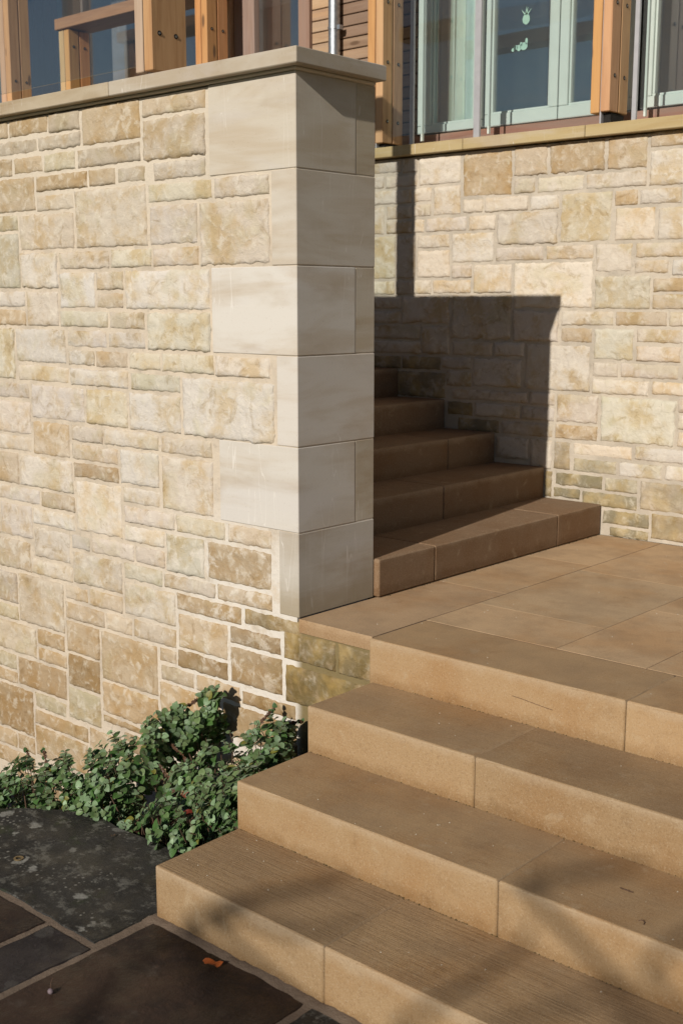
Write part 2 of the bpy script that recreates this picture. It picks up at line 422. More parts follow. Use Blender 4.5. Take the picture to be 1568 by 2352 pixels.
# ------------------------------------------------------------------ walls
PAL = {'o': (.475, .39, .295), 'O': (.41, .315, .21), 'g': (.49, .43, .365), 'l': (.535, .468, .392), 'y': (.515, .462, .368),
       'Y': (.515, .475, .39), 'p': (.515, .45, .388), 'w': (.56, .505, .44), 'B': (.38, .295, .205), 'b': (.37, .29, .20)}
WALL_A='''-1807 -1694 1800 1872 o;-1684 -1406 1799 1872 O;-1397 -1188 1793 1869 g;-1784 -1480 1726 1788 g;-1471 -1186 1726 1784 gr;-1176 -813 1724 1872 o;-800 -446 1796 1864 o;-800 -449 1639 1787 gR;-1806 -1670 1643 1717 g;-1658 -1451 1645 1715 o;-1441 -1225 1641 1717 y;-1211 -817 1641 1715 g;-1817 -1515 1492 1634 o;-1500 -1152 1566 1632 O;-1139 -971 1566 1632 o;-962 -792 1566 1629 g;-741 -452 1563 1630 g;-779 -421 1483 1554 y;-409 -131 1480 1554 l;-1505 -1249 1486 1555 l;-1236 -789 1329 1557 l;-774 -503 1328 1474 p;-487 -131 1246 1471 lR;-1828 -1649 1415 1483 y;-1637 -1250 1330 1477 gr;-1842 -1648 1174 1406 y;-1635 -1373 1171 1320 wR;-1357 -1027 1247 1319 l;-1016 -767 1247 1319 y;-758 -497 1248 1319 p;-1858 -1618 1093 1162 l;-1608 -1380 1015 1161 l;-1363 -1125 1090 1236 wr;-1114 -943 1162 1237 l;-1116 -947 1090 1153 o;-933 -442 1088 1237 wr;-1865 -1617 1013 1084 O;-1880 -1715 779 1003 Yr;-1705 -1338 858 1004 w;-1370 -1048 1013 1081 y;-1039 -818 1010 1079 l;-1328 -1061 932 1003 p;-1051 -819 933 1001 l;-802 -442 934 1076 YR;-1325 -1147 856 921 w;-1138 -928 854 923 o;-1699 -1323 776 848 l;-1314 -929 774 845 w;-919 -729 852 923 y;-720 -428 851 924 y;-419 -134 847 922 l;-915 -615 772 842 y;-1895 -1621 695 767 p;-1607 -1223 616 765 p;-1213 -940 616 764 yr;-930 -617 616 763 wr;-604 -115 614 836 wR;-1906 -1616 540 685 pr;-1917 -1617 460 531 l;-1605 -1339 458 607 o;-1323 -1108 538 605 g;-1099 -753 539 607 w;-1327 -1013 459 528 p;-742 -445 536 605 l;-1315 -1012 384 450 B;-1001 -753 389 530 wr;-741 -442 312 527 l;-1928 -1728 309 451 o;-1718 -1324 309 449 lr;-1939 -1574 229 300 p;-1565 -1319 226 299 o;-1310 -999 153 375 wr;-990 -755 310 380 l;-1895 -1643 65 220 p;-1999 -1904 59 214 l;-1634 -1327 143 217 w;-1965 -1669 -90 50 lr;-1634 -1365 -7 133 lr;-983 -669 230 301 p;-660 -381 230 303 y;-984 -732 152 221 w;-370 -136 229 303 o;-1354 -1223 70 134 g;-1214 -928 70 142 p;-918 -735 70 143 p;-723 -500 65 220 Y;-485 -137 72 220 O;-1660 -1356 -89 -16 w;-1347 -1012 -81 59 wr;-995 -755 -9 61 y;-744 -442 -5 56 g;-430 -136 -2 63 o;-1981 -1785 -257 -109 p;-1774 -1427 -330 -101 w;-1414 -1251 -163 -98 l;-1240 -1015 -165 -90 l;-1003 -678 -161 -19 w;-1991 -1783 -338 -266 y;-1416 -1140 -252 -175 g;-1131 -955 -251 -176 l;-943 -677 -249 -170 g;-667 -302 -83 -14 b;-287 10 -74 -11 bm;-2003 -1653 -491 -347 w;-1641 -1435 -416 -339 o;-1644 -1427 -493 -425 o;-1415 -1181 -402 -261 o;-665 -377 -237 -95 o;-364 -92 -162 -92 b;-80 173 -164 -57 bM;182 343 -167 -57 bM;-2014 -1823 -581 -504 Y;-2021 -1821 -650 -590 o;-1812 -1434 -641 -502 B;-1416 -1188 -556 -411 b;-1169 -799 -477 -261 o;-783 -678 -317 -258 o;-668 -379 -318 -246 b;-364 -87 -313 -171 b;-74 334 -325 -181 bM;-778 -577 -395 -328 g;-565 -315 -394 -327 o;-786 -428 -603 -404 or;-304 -22 -392 -335 b;-417 -13 -540 -403 b;-625 -164 -706 -612 l;-155 5 -619 -552 w;-1686 -1439 -724 -650 yr;-1425 -1188 -713 -565 Y;-2037 -1702 -880 -660 bR;-1690 -1288 -803 -733 o;-1174 -803 -629 -486 or;-1177 -874 -672 -638 b;-2050 -1852 -973 -892 o;-1843 -1703 -968 -889 o;-1693 -1294 -957 -812 o;-1279 -1044 -844 -722 o;-2062 -1711 -1063 -982 o;-2073 -1869 -1225 -1134 o;-1034 -796 -764 -681 b;-1031 -627 -894 -773 b;-1859 -1305 -1176 -1072 b;-1285 -1047 -994 -854 o'''
FILL_A='''-2750 -2533 -1300 -1245 g;-2523 -2347 -1300 -1245 p;-2337 -2141 -1300 -1245 p;-2131 -2090 -1300 -1245 o;-2750 -2593 -1235 -1175 y;-2750 -2593 -1165 -1105 w;-2583 -2402 -1235 -1105 g;-2392 -2168 -1235 -1105 p;-2158 -2090 -1235 -1175 o;-2158 -2090 -1165 -1105 g;-2750 -2586 -1095 -1050 o;-2576 -2318 -1095 -1050 l;-2308 -2112 -1095 -1050 w;-2750 -2569 -1040 -910 w;-2559 -2275 -1040 -980 l;-2559 -2275 -970 -910 o;-2265 -2149 -1040 -910 l;-2139 -2090 -1040 -980 l;-2139 -2090 -970 -910 w;-2750 -2537 -900 -770 w;-2527 -2312 -900 -770 o;-2302 -2090 -900 -770 g;-2750 -2466 -760 -650 p;-2456 -2328 -760 -650 p;-2318 -2160 -760 -710 y;-2318 -2160 -700 -650 w;-2150 -2090 -760 -650 w;-2750 -2636 -640 -585 w;-2626 -2378 -640 -585 o;-2368 -2250 -640 -585 p;-2240 -2090 -640 -585 w;-2750 -2541 -575 -465 l;-2531 -2330 -575 -465 l;-2320 -2209 -575 -525 o;-2320 -2209 -515 -465 g;-2199 -2090 -575 -525 l;-2199 -2090 -515 -465 g;-2750 -2464 -455 -410 l;-2454 -2287 -455 -410 g;-2277 -2090 -455 -410 w;-2750 -2557 -400 -270 p;-2547 -2315 -400 -340 l;-2547 -2315 -330 -270 w;-2305 -2090 -400 -270 l;-2750 -2464 -260 -130 p;-2454 -2283 -260 -130 p;-2273 -2106 -260 -200 g;-2273 -2106 -190 -130 o;-2750 -2556 -120 -10 l;-2546 -2326 -120 -70 y;-2546 -2326 -60 -10 o;-2316 -2100 -120 -10 o;-2750 -2595 0 110 p;-2585 -2367 0 50 g;-2585 -2367 60 110 l;-2357 -2110 0 110 l;-2750 -2498 120 170 o;-2750 -2498 180 230 g;-2488 -2322 120 170 l;-2488 -2322 180 230 g;-2312 -2143 120 230 o;-2133 -2090 120 170 l;-2133 -2090 180 230 g;-2750 -2494 240 370 o;-2484 -2314 240 370 p;-2304 -2112 240 300 o;-2304 -2112 310 370 o;-2750 -2583 380 435 p;-2573 -2430 380 435 l;-2420 -2249 380 435 o;-2239 -2090 380 435 l;-2750 -2564 445 500 p;-2554 -2301 445 500 l;-2291 -2098 445 500 w;-2750 -2564 510 560 y;-2750 -2564 570 620 g;-2554 -2409 510 620 p;-2399 -2111 510 560 g;-2399 -2111 570 620 o;-2750 -2489 630 760 p;-2479 -2196 630 760 g;-2186 -2090 630 760 l;-2750 -2494 770 815 o;-2484 -2368 770 815 p;-2358 -2090 770 815 w;-2750 -2638 825 870 o;-2628 -2487 825 870 l;-2477 -2324 825 870 o;-2314 -2109 825 870 w;-2750 -2471 880 925 p;-2461 -2331 880 925 g;-2321 -2165 880 925 p;-2155 -2090 880 925 o;-2750 -2600 935 985 o;-2750 -2600 995 1045 g;-2590 -2437 935 985 g;-2590 -2437 995 1045 o;-2427 -2229 935 1045 w;-2219 -2100 935 985 l;-2219 -2100 995 1045 w;-2750 -2555 1055 1100 o;-2545 -2281 1055 1100 g;-2271 -2152 1055 1100 o;-2142 -2090 1055 1100 o;-2750 -2547 1110 1155 w;-2537 -2370 1110 1155 l;-2360 -2237 1110 1155 w;-2227 -2090 1110 1155 p;-2750 -2575 1165 1215 l;-2750 -2575 1225 1275 w;-2565 -2433 1165 1275 w;-2423 -2170 1165 1275 o;-2160 -2090 1165 1275 p;-2750 -2525 1285 1345 y;-2750 -2525 1355 1415 o;-2515 -2338 1285 1415 l;-2328 -2143 1285 1415 w;-2133 -2090 1285 1345 l;-2133 -2090 1355 1415 o;-2750 -2600 1425 1485 o;-2750 -2600 1495 1555 l;-2590 -2412 1425 1555 l;-2402 -2270 1425 1555 p;-2260 -2090 1425 1555 l;-2750 -2494 1565 1610 o;-2484 -2289 1565 1610 g;-2279 -2090 1565 1610 o;-2750 -2538 1620 1665 w;-2528 -2386 1620 1665 o;-2376 -2205 1620 1665 o;-2195 -2090 1620 1665 o;-2750 -2489 1675 1805 p;-2479 -2316 1675 1735 g;-2479 -2316 1745 1805 o;-2306 -2096 1675 1735 o;-2306 -2096 1745 1805 l;-2750 -2491 1815 1860 g;-2481 -2191 1815 1860 g;-2181 -2090 1815 1860 w'''
WALL_B='''-1479 -1239 1791 1855 g;-1230 -1127 1786 1862 g;-1118 -847 1714 1854 l;-835 -539 1638 1853 Or;-527 -340 1721 1861 or;-325 -28 1718 1860 OR;-15 188 1717 1864 or;200 424 1798 1869 o;201 431 1632 1788 wr;-1478 -1355 1715 1782 g;-1346 -1130 1713 1777 g;-527 -403 1638 1712 l;-392 -133 1634 1709 w;-124 189 1634 1708 l;-1478 -1165 1630 1704 l;-1156 -1032 1630 1704 l;-1020 -847 1556 1705 l;-833 -706 1560 1628 l;-697 -440 1557 1629 l;-428 -266 1556 1625 w;-256 21 1395 1625 y;30 149 1552 1625 o;158 363 1552 1622 l;372 575 1545 1618 l;-1477 -1350 1474 1620 l;-1338 -1164 1550 1621 g;-1155 -1034 1555 1620 l;-1339 -1163 1474 1541 g;-1154 -1076 1472 1546 l;-1067 -807 1473 1546 p;-795 -629 1472 1546 l;-618 -269 1394 1547 lR;37 240 1396 1543 l;253 581 1392 1536 w;-1123 -912 1392 1462 l;-897 -636 1313 1463 w;-626 -343 1315 1385 p;-332 -68 1315 1385 l;-58 132 1252 1385 lr;148 588 1315 1382 l;-1476 -1273 1237 1465 y;-1264 -1137 1239 1463 g;-1124 -909 1240 1382 l;-898 -772 1237 1304 p;-762 -525 1158 1304 l;-513 -68 1085 1306 wr;143 317 1245 1306 l;331 593 1233 1303 w;-57 231 1082 1236 y;243 597 1160 1224 o;242 602 1082 1151 l;-1476 -1278 1153 1228 y;-1269 -1156 1153 1229 g;-1147 -1029 1154 1230 l;-1020 -775 1157 1228 l;-1475 -1231 1077 1143 g;-1219 -906 1002 1143 pR;-893 -523 925 1148 gR;-1475 -1228 1000 1068 g;-233 48 1003 1073 w;57 320 1005 1073 o;329 606 1005 1073 l;-510 -247 925 1073 pR;-234 -61 922 993 o;-52 158 845 992 Yr;-1475 -1097 915 991 g;-1085 -903 842 989 gR;-1474 -1096 838 906 g;-884 -633 840 914 g;-623 -443 844 916 g;-433 -66 684 911 w;171 611 927 995 l;172 396 843 915 p;-54 82 762 833 l;92 392 764 834 p;405 617 768 918 l;-1474 -1227 756 826 gM;-1218 -961 759 829 gM;-952 -762 770 831 g;-750 -455 684 831 gR;-54 245 682 753 w;257 624 692 755 l;-1259 -928 610 747 gM;-919 -759 679 761 g;-883 -415 611 670 p;-404 -254 610 675 p;-244 -14 534 673 pr;1 384 456 672 YR;394 629 615 683 p;396 633 538 606 p;398 638 458 529 l;-911 -745 529 600 gM;-735 -457 530 602 g;-447 -254 531 600 p;-841 -578 450 519 gM;-566 -259 448 521 g;-250 -12 450 524 o;-254 -157 296 439 pm;-597 -402 326 437 gR;-391 -263 294 439 g;-146 176 375 441 l;188 642 380 447 w;-141 95 296 364 Ym;106 332 295 366 w;344 647 298 371 w;-239 24 218 286 YM;35 211 216 285 Ym;222 654 146 286 lm;-247 -96 159 209 YM;-86 210 136 207 YM;32 277 57 127 YM;70 278 -2 48 YM;289 662 16 137 om;-299 -256 154 284 gM'''
FILL_B='''672 915 3 113 p;925 1041 3 113 g;1051 1252 3 113 o;672 866 123 173 o;672 866 183 233 g;876 989 123 173 l;876 989 183 233 g;999 1252 123 233 g;672 807 243 288 p;817 1007 243 288 g;1017 1127 243 288 o;1137 1252 243 288 g;672 939 298 353 l;949 1115 298 353 g;1125 1252 298 353 g;672 951 363 418 g;961 1245 363 418 w;672 786 428 478 g;672 786 488 538 l;796 917 428 478 o;796 917 488 538 l;927 1049 428 478 l;927 1049 488 538 w;1059 1252 428 478 y;1059 1252 488 538 g;672 828 548 593 o;838 1119 548 593 l;1129 1252 548 593 o;672 848 603 733 o;858 1049 603 733 p;1059 1252 603 663 g;1059 1252 673 733 w;672 874 743 853 l;884 1134 743 793 l;884 1134 803 853 l;1144 1252 743 853 o;672 843 863 918 p;853 1028 863 918 g;1038 1210 863 918 p;1220 1252 863 918 l;672 814 928 978 g;672 814 988 1038 l;824 1113 928 978 o;824 1113 988 1038 o;1123 1252 928 1038 w;672 825 1048 1093 p;835 1006 1048 1093 l;1016 1208 1048 1093 w;1218 1252 1048 1093 o;672 842 1103 1163 g;672 842 1173 1233 w;852 981 1103 1163 g;852 981 1173 1233 o;991 1252 1103 1163 y;991 1252 1173 1233 g;672 955 1243 1373 l;965 1161 1243 1303 y;965 1161 1313 1373 g;1171 1252 1243 1373 p;672 895 1383 1438 w;905 1171 1383 1438 g;1181 1252 1383 1438 l;672 793 1448 1558 l;803 1038 1448 1558 l;1048 1224 1448 1558 l;672 829 1568 1698 l;839 1122 1568 1628 g;839 1122 1638 1698 o;1132 1252 1568 1698 l;672 865 1708 1818 l;875 1048 1708 1818 w;1058 1231 1708 1818 w;672 954 1828 1860 p;964 1100 1828 1860 g;1110 1252 1828 1860 l;-2100 -1903 750 795 l;-1893 -1776 750 795 g;-1766 -1537 750 795 w;-2100 -1851 805 855 g;-2100 -1851 865 915 w;-1841 -1567 805 915 o;-2100 -1930 925 985 y;-2100 -1930 995 1055 l;-1920 -1729 925 985 g;-1920 -1729 995 1055 l;-1719 -1592 925 985 g;-1719 -1592 995 1055 l;-2100 -1876 1065 1110 g;-1866 -1648 1065 1110 l;-2100 -1969 1120 1175 l;-1959 -1793 1120 1175 g;-1783 -1604 1120 1175 g;-2100 -1956 1185 1230 g;-1946 -1833 1185 1230 l;-1823 -1613 1185 1230 p;-2100 -1967 1240 1350 o;-1957 -1814 1240 1350 w;-1804 -1677 1240 1290 o;-1804 -1677 1300 1350 w;-2100 -1955 1360 1405 l;-1945 -1754 1360 1405 g;-1744 -1631 1360 1405 p;-1621 -1489 1360 1405 p;-2100 -1900 1415 1465 l;-2100 -1900 1475 1525 w;-1890 -1613 1415 1465 y;-1890 -1613 1475 1525 l;-2100 -1924 1535 1585 y;-2100 -1924 1595 1645 l;-1914 -1746 1535 1585 y;-1914 -1746 1595 1645 g;-2100 -1813 1655 1765 p;-1803 -1682 1655 1705 l;-1803 -1682 1715 1765 o;-1672 -1486 1655 1765 p;-2100 -1925 1775 1860 g;-1915 -1682 1775 1860 g'''


def parse(s):
    for q in s.split(';'):
        p = q.split(); a = [int(v) / 1000 for v in p[:4]]; yield (*a, ''.join(p[4:]))

def stone_mesh(w, h, rough, seed, amp, cell=.014):
    def axis(L):
        e1, e2 = .0035, .011
        n = max(2, int(round((L - 2 * e2) / cell)))
        return [0, e1] + [e2 + (L - 2 * e2) * i / n for i in range(n + 1)] + [L - e1, L]
    U = axis(w); V = axis(h); nu, nv = len(U), len(V); vs = []
    off = Vector((seed * 3.17, seed * 1.71, seed * .93))
    tx = (rough * .6 + .25) * rnd.uniform(-.012, .012) / max(w, .08); tz = rnd.uniform(-.01, .01) / max(h, .08)
    for j, v in enumerate(V):
        for i, u in enumerate(U):
            d = min(i, j, nu - 1 - i, nv - 1 - j)
            p = Vector((u, 0, v)) + off
            wob = (.0035 + .004 * rough) if d < 3 else 0
            du = wob * noise.noise(p * 28) + wob * .8 * noise.noise(p * 75); dv = wob * noise.noise(p * 28 + Vector((9, 9, 9))) + wob * .8 * noise.noise(p * 75 + Vector((4, 9, 2)))
            big = noise.fractal(p * 9, 1.0, 2.1, 4) * amp
            cr = -abs(noise.noise(p * 17 + Vector((5, 2, 1)))) * amp * .9 * rough
            edge = min(min(u, w - u), min(v, h - v)); rnd_e = .0028 * (1 + 1.4 * rough) * math.exp(-edge / .007)
            y = -(big + cr) + rnd_e + (u - w / 2) * tx + (v - h / 2) * tz
            y = min(y, .0012)
            if d == 0: y = .016
            elif d == 1: y = y * .6 + .004
            vs.append((u - w / 2 + du, y, v + dv))
    fs = [(j * nu + i, j * nu + i + 1, (j + 1) * nu + i + 1, (j + 1) * nu + i) for j in range(nv - 1) for i in range(nu - 1)]
    return vs, fs

def wall_stones(data, face_y, parent, damp):
    for k, (x0, x1, z0, z1, code) in enumerate(parse(data)):
        w, h = x1 - x0, z1 - z0
        R_ = 'R' in code[1:]; r_ = 'r' in code[1:]
        rough = 1.0 if R_ else (.6 if r_ else .2)
        amp = .0085 if R_ else (.005 if r_ else .0019)
        vs, fs = stone_mesh(w, h, rough, rnd.uniform(0, 90), amp)
        me = mesh('stone', vs, fs, M_rub, True)
        c = PAL[code[0]]; j = rnd.uniform(.90, 1.08); jr = rnd.uniform(-.02, .02)
        f = damp((x0 + x1) / 2, (z0 + z1) / 2)
        col = (c[0] * j * f[0] * (1 + jr), c[1] * j * f[1], c[2] * j * f[2] * (1 - jr * 1.5))
        al = .3 if 'M' in code[1:] else (.55 if 'm' in code[1:] else 1.0)
        link('stone', me, parent, ((x0 + x1) / 2, face_y - rnd.uniform(.0005, .0055) - (.003 if R_ else 0), z0), (*col, al))

def mortar_face(name, x0, x1, z0, z1, y, m, parent, cell=.022, cut=None, depth=.3):
    nx = int((x1 - x0) / cell); nz = int((z1 - z0) / cell); vs = []; fs = []
    for j in range(nz + 1):
        for i in range(nx + 1):
            x = x0 + (x1 - x0) * i / nx; z = z0 + (z1 - z0) * j / nz
            p = Vector((x, y, z))
            vs.append((x, y + .0002 + noise.noise(p * 5) * .0030 + noise.noise(p * 22) * .0022 + noise.noise(p * 60) * .0012, z))
    for j in range(nz):
        for i in range(nx): fs.append((j * (nx + 1) + i, j * (nx + 1) + i + 1, (j + 1) * (nx + 1) + i + 1, (j + 1) * (nx + 1) + i))
    n = len(vs)
    for x, z in ((x0, z0), (x1, z0), (x1, z1), (x0, z1)): vs.append((x, y + depth, z))
    a, b, c, d = 0, nx, nz * (nx + 1) + nx, nz * (nx + 1)
    fs.append((n + 3, n + 2, n + 1, n))
    fs.append(tuple([n, n + 1] + [i for i in range(nx, -1, -1)]))
    fs.append(tuple([n + 2, n + 3] + [nz * (nx + 1) + i for i in range(nx + 1)]))
    fs.append(tuple([n + 1, n + 2] + [j * (nx + 1) + nx for j in range(nz, -1, -1)]))
    fs.append(tuple([n + 3, n] + [j * (nx + 1) for j in range(nz + 1)]))
    return link(name, mesh(name, vs, fs, m), parent)

left_wall = tag(empty('stair_wall', (-1.3, .2, -1.4)), 'cream sandstone wall in the foreground ending in a smooth squared pillar with a flat coping', 'wall')
mortar_face('mortar_bed', -2.76, -.012, -1.42, 1.868, .0035, M_mA, left_wall, depth=.39)
mortar_face('mortar_bed', -.012, .343, -1.42, -.053, .0035, M_mA, left_wall, depth=.28)
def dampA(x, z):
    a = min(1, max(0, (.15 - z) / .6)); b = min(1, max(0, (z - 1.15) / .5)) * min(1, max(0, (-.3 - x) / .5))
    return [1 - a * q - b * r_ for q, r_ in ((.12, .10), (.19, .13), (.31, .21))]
wall_stones(WALL_A, 0.0, left_wall, dampA)
wall_stones(FILL_A, 0.0, left_wall, dampA)
ZJ = [0.0, .309, .615, .932, 1.240, 1.560, 1.873]
XL = [-.097, -.404, -.101, -.430, -.119, -.430]
QC = [(.46, .42, .365), (.54, .50, .445), (.55, .505, .45), (.57, .53, .475), (.52, .47, .40), (.50, .445, .365)]
for k in range(6):
    z0, z1 = ZJ[k] + .0015, ZJ[k + 1] - .0015
    wide = k % 2 == 1
    y1 = .3035 if wide else .412
    boxobj('quoin', M_ash, XL[k], 0, -.001, y1, z0, z1, left_wall, .0025, (*QC[k], 1))
    if wide: boxobj('quoin', M_ash, -.22, -.001, .3065, .412, z0, z1, left_wall, .0025, (QC[k][0] * .88, QC[k][1] * .84, QC[k][2] * .76, 1))
boxobj('pillar_core', M_mA, -.40, -.0022, .0035, .408, 0.002, 1.876, left_wall, 0)
boxobj('bedding_strip', M_mA, -2.76, .012, -.012, .40, 1.8735, 1.884, left_wall, .003)
CC = [(.40, .33, .235), (.43, .375, .30)]
boxobj('coping_stone', M_ash, -1.9, -.9335, -.05, .412, 1.884, 1.936, left_wall, .003, (*CC[0], 1))
boxobj('coping_stone', M_ash, -.9305, .05, -.05, .412, 1.884, 1.936, left_wall, .003, (*CC[1], 1))
boxobj('coping_stone', M_ash, -2.76, -1.903, -.05, .412, 1.884, 1.936, left_wall, .003, (*CC[0], 1))

back_wall = tag(empty('terrace_wall', (0, 2.25, 0)), 'long cream sandstone retaining wall behind the landing carrying the shadow of the pillar', 'wall')
mortar_face('mortar_bed', -2.9, 1.30, .0, 1.862, 2.0995, M_mB, back_wall, depth=.28)
wall_stones(WALL_B, 2.096, back_wall, lambda x, z: (1.04, 1.03, 1.0))
wall_stones(FILL_B, 2.096, back_wall, lambda x, z: (1.04, 1.03, 1.0))
for a, b in ((-6.2, -3.803), (-3.8, -2.003), (-2.0, -.8065), (-.8035, -.1115), (-.1085, .86), (.863, 1.32)):
    boxobj('coping_stone', M_ash, a, b, 2.046, 2.30, 1.869, 1.922, back_wall, .003, (.42, .325, .17, 1))

# ------------------------------------------------------------------ stairs and landing
def block(parent, x0, x1, y0, y1, z0, z1, col, tool=0.0, name='step_block', b=.0055):
    """sawn block whose arrises are slightly worn: a subdivided chamfered box"""
    cx, cy = (x0 + x1) / 2, (y0 + y1) / 2
    L = [x1 - x0, y1 - y0, z1 - z0]
    def ax(l, long):
        n = max(1, int(l / .05)) if long else 1
        return [0, b * .3, b] + [b + (l - 2 * b) * i / n for i in range(1, n)] + [l - b, l - b * .3, l]
    X = ax(L[0], L[0] > .3); Y = ax(L[1], L[1] > .3); Z = ax(L[2], False)
    bm_v = {}; vs = []; fs = []
    sd_ = rnd.uniform(0, 99)
    def vid(i, j, k):
        key = (i, j, k)
        if key in bm_v: return bm_v[key]
        p = [X[i], Y[j], Z[k]]
        q = []
        for a, (c, l) in enumerate(zip(p, L)): q.append(min(max(c, b), l - b))
        d = Vector(p) - Vector(q)
        nn = noise.noise(Vector((p[0] * 14 + sd_, p[1] * 14, p[2] * 14))) * .35 + .85 + .5 * max(0, noise.noise(Vector((p[0] * 45 + sd_, p[1] * 45, p[2] * 45))))
        if d.length > 1e-6:
            m_ = max(abs(d.x), abs(d.y), abs(d.z)); r = m_ / max(d.length, 1e-9)
            cnt = sum(1 for t_ in d if abs(t_) > 1e-6)
            pp = Vector(q) + d * (r if cnt > 1 else 1)
            if cnt > 1: pp = pp - d * .42 * (nn - .5)
        else: pp = Vector(p)
        bm_v[key] = len(vs); vs.append((pp.x - L[0] / 2, pp.y - L[1] / 2, pp.z)); return bm_v[key]
    nx, ny, nz = len(X), len(Y), len(Z)
    for i in range(nx - 1):
        for j in range(ny - 1):
            fs.append((vid(i, j, 0), vid(i, j + 1, 0), vid(i + 1, j + 1, 0), vid(i + 1, j, 0)))
            fs.append((vid(i, j, nz - 1), vid(i + 1, j, nz - 1), vid(i + 1, j + 1, nz - 1), vid(i, j + 1, nz - 1)))
    for i in range(nx - 1):
        for k in range(nz - 1):
            fs.append((vid(i, 0, k), vid(i + 1, 0, k), vid(i + 1, 0, k + 1), vid(i, 0, k + 1)))
            fs.append((vid(i, ny - 1, k), vid(i, ny - 1, k + 1), vid(i + 1, ny - 1, k + 1), vid(i + 1, ny - 1, k)))
    for j in range(ny - 1):
        for k in range(nz - 1):
            fs.append((vid(0, j, k), vid(0, j, k + 1), vid(0, j + 1, k + 1), vid(0, j + 1, k)))
            fs.append((vid(nx - 1, j, k), vid(nx - 1, j + 1, k), vid(nx - 1, j + 1, k + 1), vid(nx - 1, j, k + 1)))
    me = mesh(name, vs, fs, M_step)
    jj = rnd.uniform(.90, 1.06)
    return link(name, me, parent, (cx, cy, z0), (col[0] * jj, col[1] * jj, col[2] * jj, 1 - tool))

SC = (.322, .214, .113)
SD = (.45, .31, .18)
low = tag(empty('garden_steps', (1.8, -.5, -.605)), 'broad flight of sawn golden sandstone steps climbing from the dark flags to the landing', 'steps')
J = .0008
def row(parent, xs, y0, y1, z0, z1, tool, col=SC):
    for a, b in zip(xs[:-1], xs[1:]):
        block(parent, a + J, b - J, y0, y1, z0, z1, col, tool)
row(low, (.375, 1.02, 1.97, 2.92, 3.87), -.990, -.664, -.62, -.450, 1.0)
row(low, (.371, 1.312, 2.26, 3.21, 4.1), -.667, -.346, -.46, -.300, .35)
row(low, (.364, 1.013, 1.97, 2.92, 3.87), -.349, -.024, -.31, -.1495, .45)
row(low, (.3485, 1.305, 2.26, 3.21, 4.1), -.0265, .2865, -.16, .0, .2, (.385, .255, .135))
for k_, (y_, z_) in enumerate(((-.98, -.47), (-.66, -.32), (-.34, -.17))):
    boxobj('stair_core', M_dark, .40, 3.8, y_, .6 - .01 * k_, -1.3 + .01 * k_, z_, low, 0)
# moss and grit caught along the foot of each riser: small crumbs
def crumbs(name, parent, x0, x1, y, z, n, m, size=.006, axis='x', seed=1):
    r2 = random.Random(seed); mb = MB()
    for i in range(n):
        t_ = r2.random(); x = x0 + (x1 - x0) * t_
        if r2.random() > .25 + .75 * max(0, noise.noise(Vector((x * 6, seed, 0))) + .4): continue
        s_ = size * r2.uniform(.3, 1.0); yy = y + r2.uniform(-1, .3) * size * .6
        c = Vector((x, yy, z)) if axis == 'x' else Vector((yy, x, z))
        vs = [c + Vector((r2.uniform(-1, 1) * s_, r2.uniform(-1, 1) * s_, 0)) for _ in range(4)]
        top_ = c + Vector((0, 0, s_ * .8))
        mb.add(vs + [top_], [(0, 1, 4), (1, 2, 4), (2, 3, 4), (3, 0, 4)])
    return link(name, mb.mesh(name, m, fix=False), parent)
M_moss = m_plain('moss crumbs', (.045, .04, .015), .95, 0, .1, .4, 60)
for k, (yy, zz) in enumerate(((-.668, -.450), (-.350, -.300), (-.028, -.1495))):
    tag(crumbs('moss_line', low, .38, 3.0, yy, zz, 420, M_moss, .0034, 'x', k + 3), kind='stuff')

up = tag(empty('side_steps', (-1.0, 1.2, 0)), 'flight of brown sandstone steps in shade between the pillar and the terrace wall', 'steps')
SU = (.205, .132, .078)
XR = [.024, -.300, -.600, -.922, -1.240, -1.555, -1.87]
ys = [(.4145, .768, 1.70, 2.094), (.4145, 1.255, 2.094), (.4145, .9, 1.69, 2.094), (.4145, 1.3, 2.094), (.4145, .8, 1.7, 2.094), (.4145, 1.2, 2.094)]
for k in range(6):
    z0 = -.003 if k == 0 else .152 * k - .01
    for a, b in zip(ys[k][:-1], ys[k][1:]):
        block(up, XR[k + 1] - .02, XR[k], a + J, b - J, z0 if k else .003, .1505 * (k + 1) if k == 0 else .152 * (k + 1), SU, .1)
boxobj('stair_core', M_dark, -2.7, -.31, .42, 2.09, -.2, .13, up, 0)
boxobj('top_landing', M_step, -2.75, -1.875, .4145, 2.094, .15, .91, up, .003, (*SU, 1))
tag(crumbs('moss_line', up, .42, 2.09, .0275, .0005, 120, M_moss, .004, 'y', 21), kind='stuff')

landing = empty('landing', (1.5, .8, -.05)); tag(landing, kind='structure')
def slab(x0, x1, y0, y1, z0=-.05, z1=0.0, col=SD, tool=.2, b=.0015):
    return block(landing, x0 + .0013, x1 - .0013, y0 + .0006, y1 - .0006, z0, z1, col, tool, 'paving_slab', .0007)
slab(.003, .3465, -.006, .80, col=(.41, .28, .165)); slab(.003, .3465, .80, 1.455); slab(.003, .3465, 1.455, 2.094)
slab(.3485, .883, .288, .61); slab(.3485, .883, .61, 1.355, col=(.42, .30, .18)); slab(.3485, .883, 1.355, 2.094)
slab(.883, 1.207, .288, .95); slab(.883, 1.6, 1.355, 2.094); slab(.883, 1.207, .95, 1.355)
slab(1.207, 1.85, .288, .72); slab(1.207, 1.85, .72, 1.355); slab(1.6, 2.5, 1.355, 2.094); slab(1.85, 2.7, .288, 1.355)
slab(2.5, 3.4, 1.355, 2.094); slab(2.7, 3.4, .288, 1.355)
boxobj('slab_bed', M_dark, .004, 3.4, .03, 2.08, -.30, -.008, landing, 0)
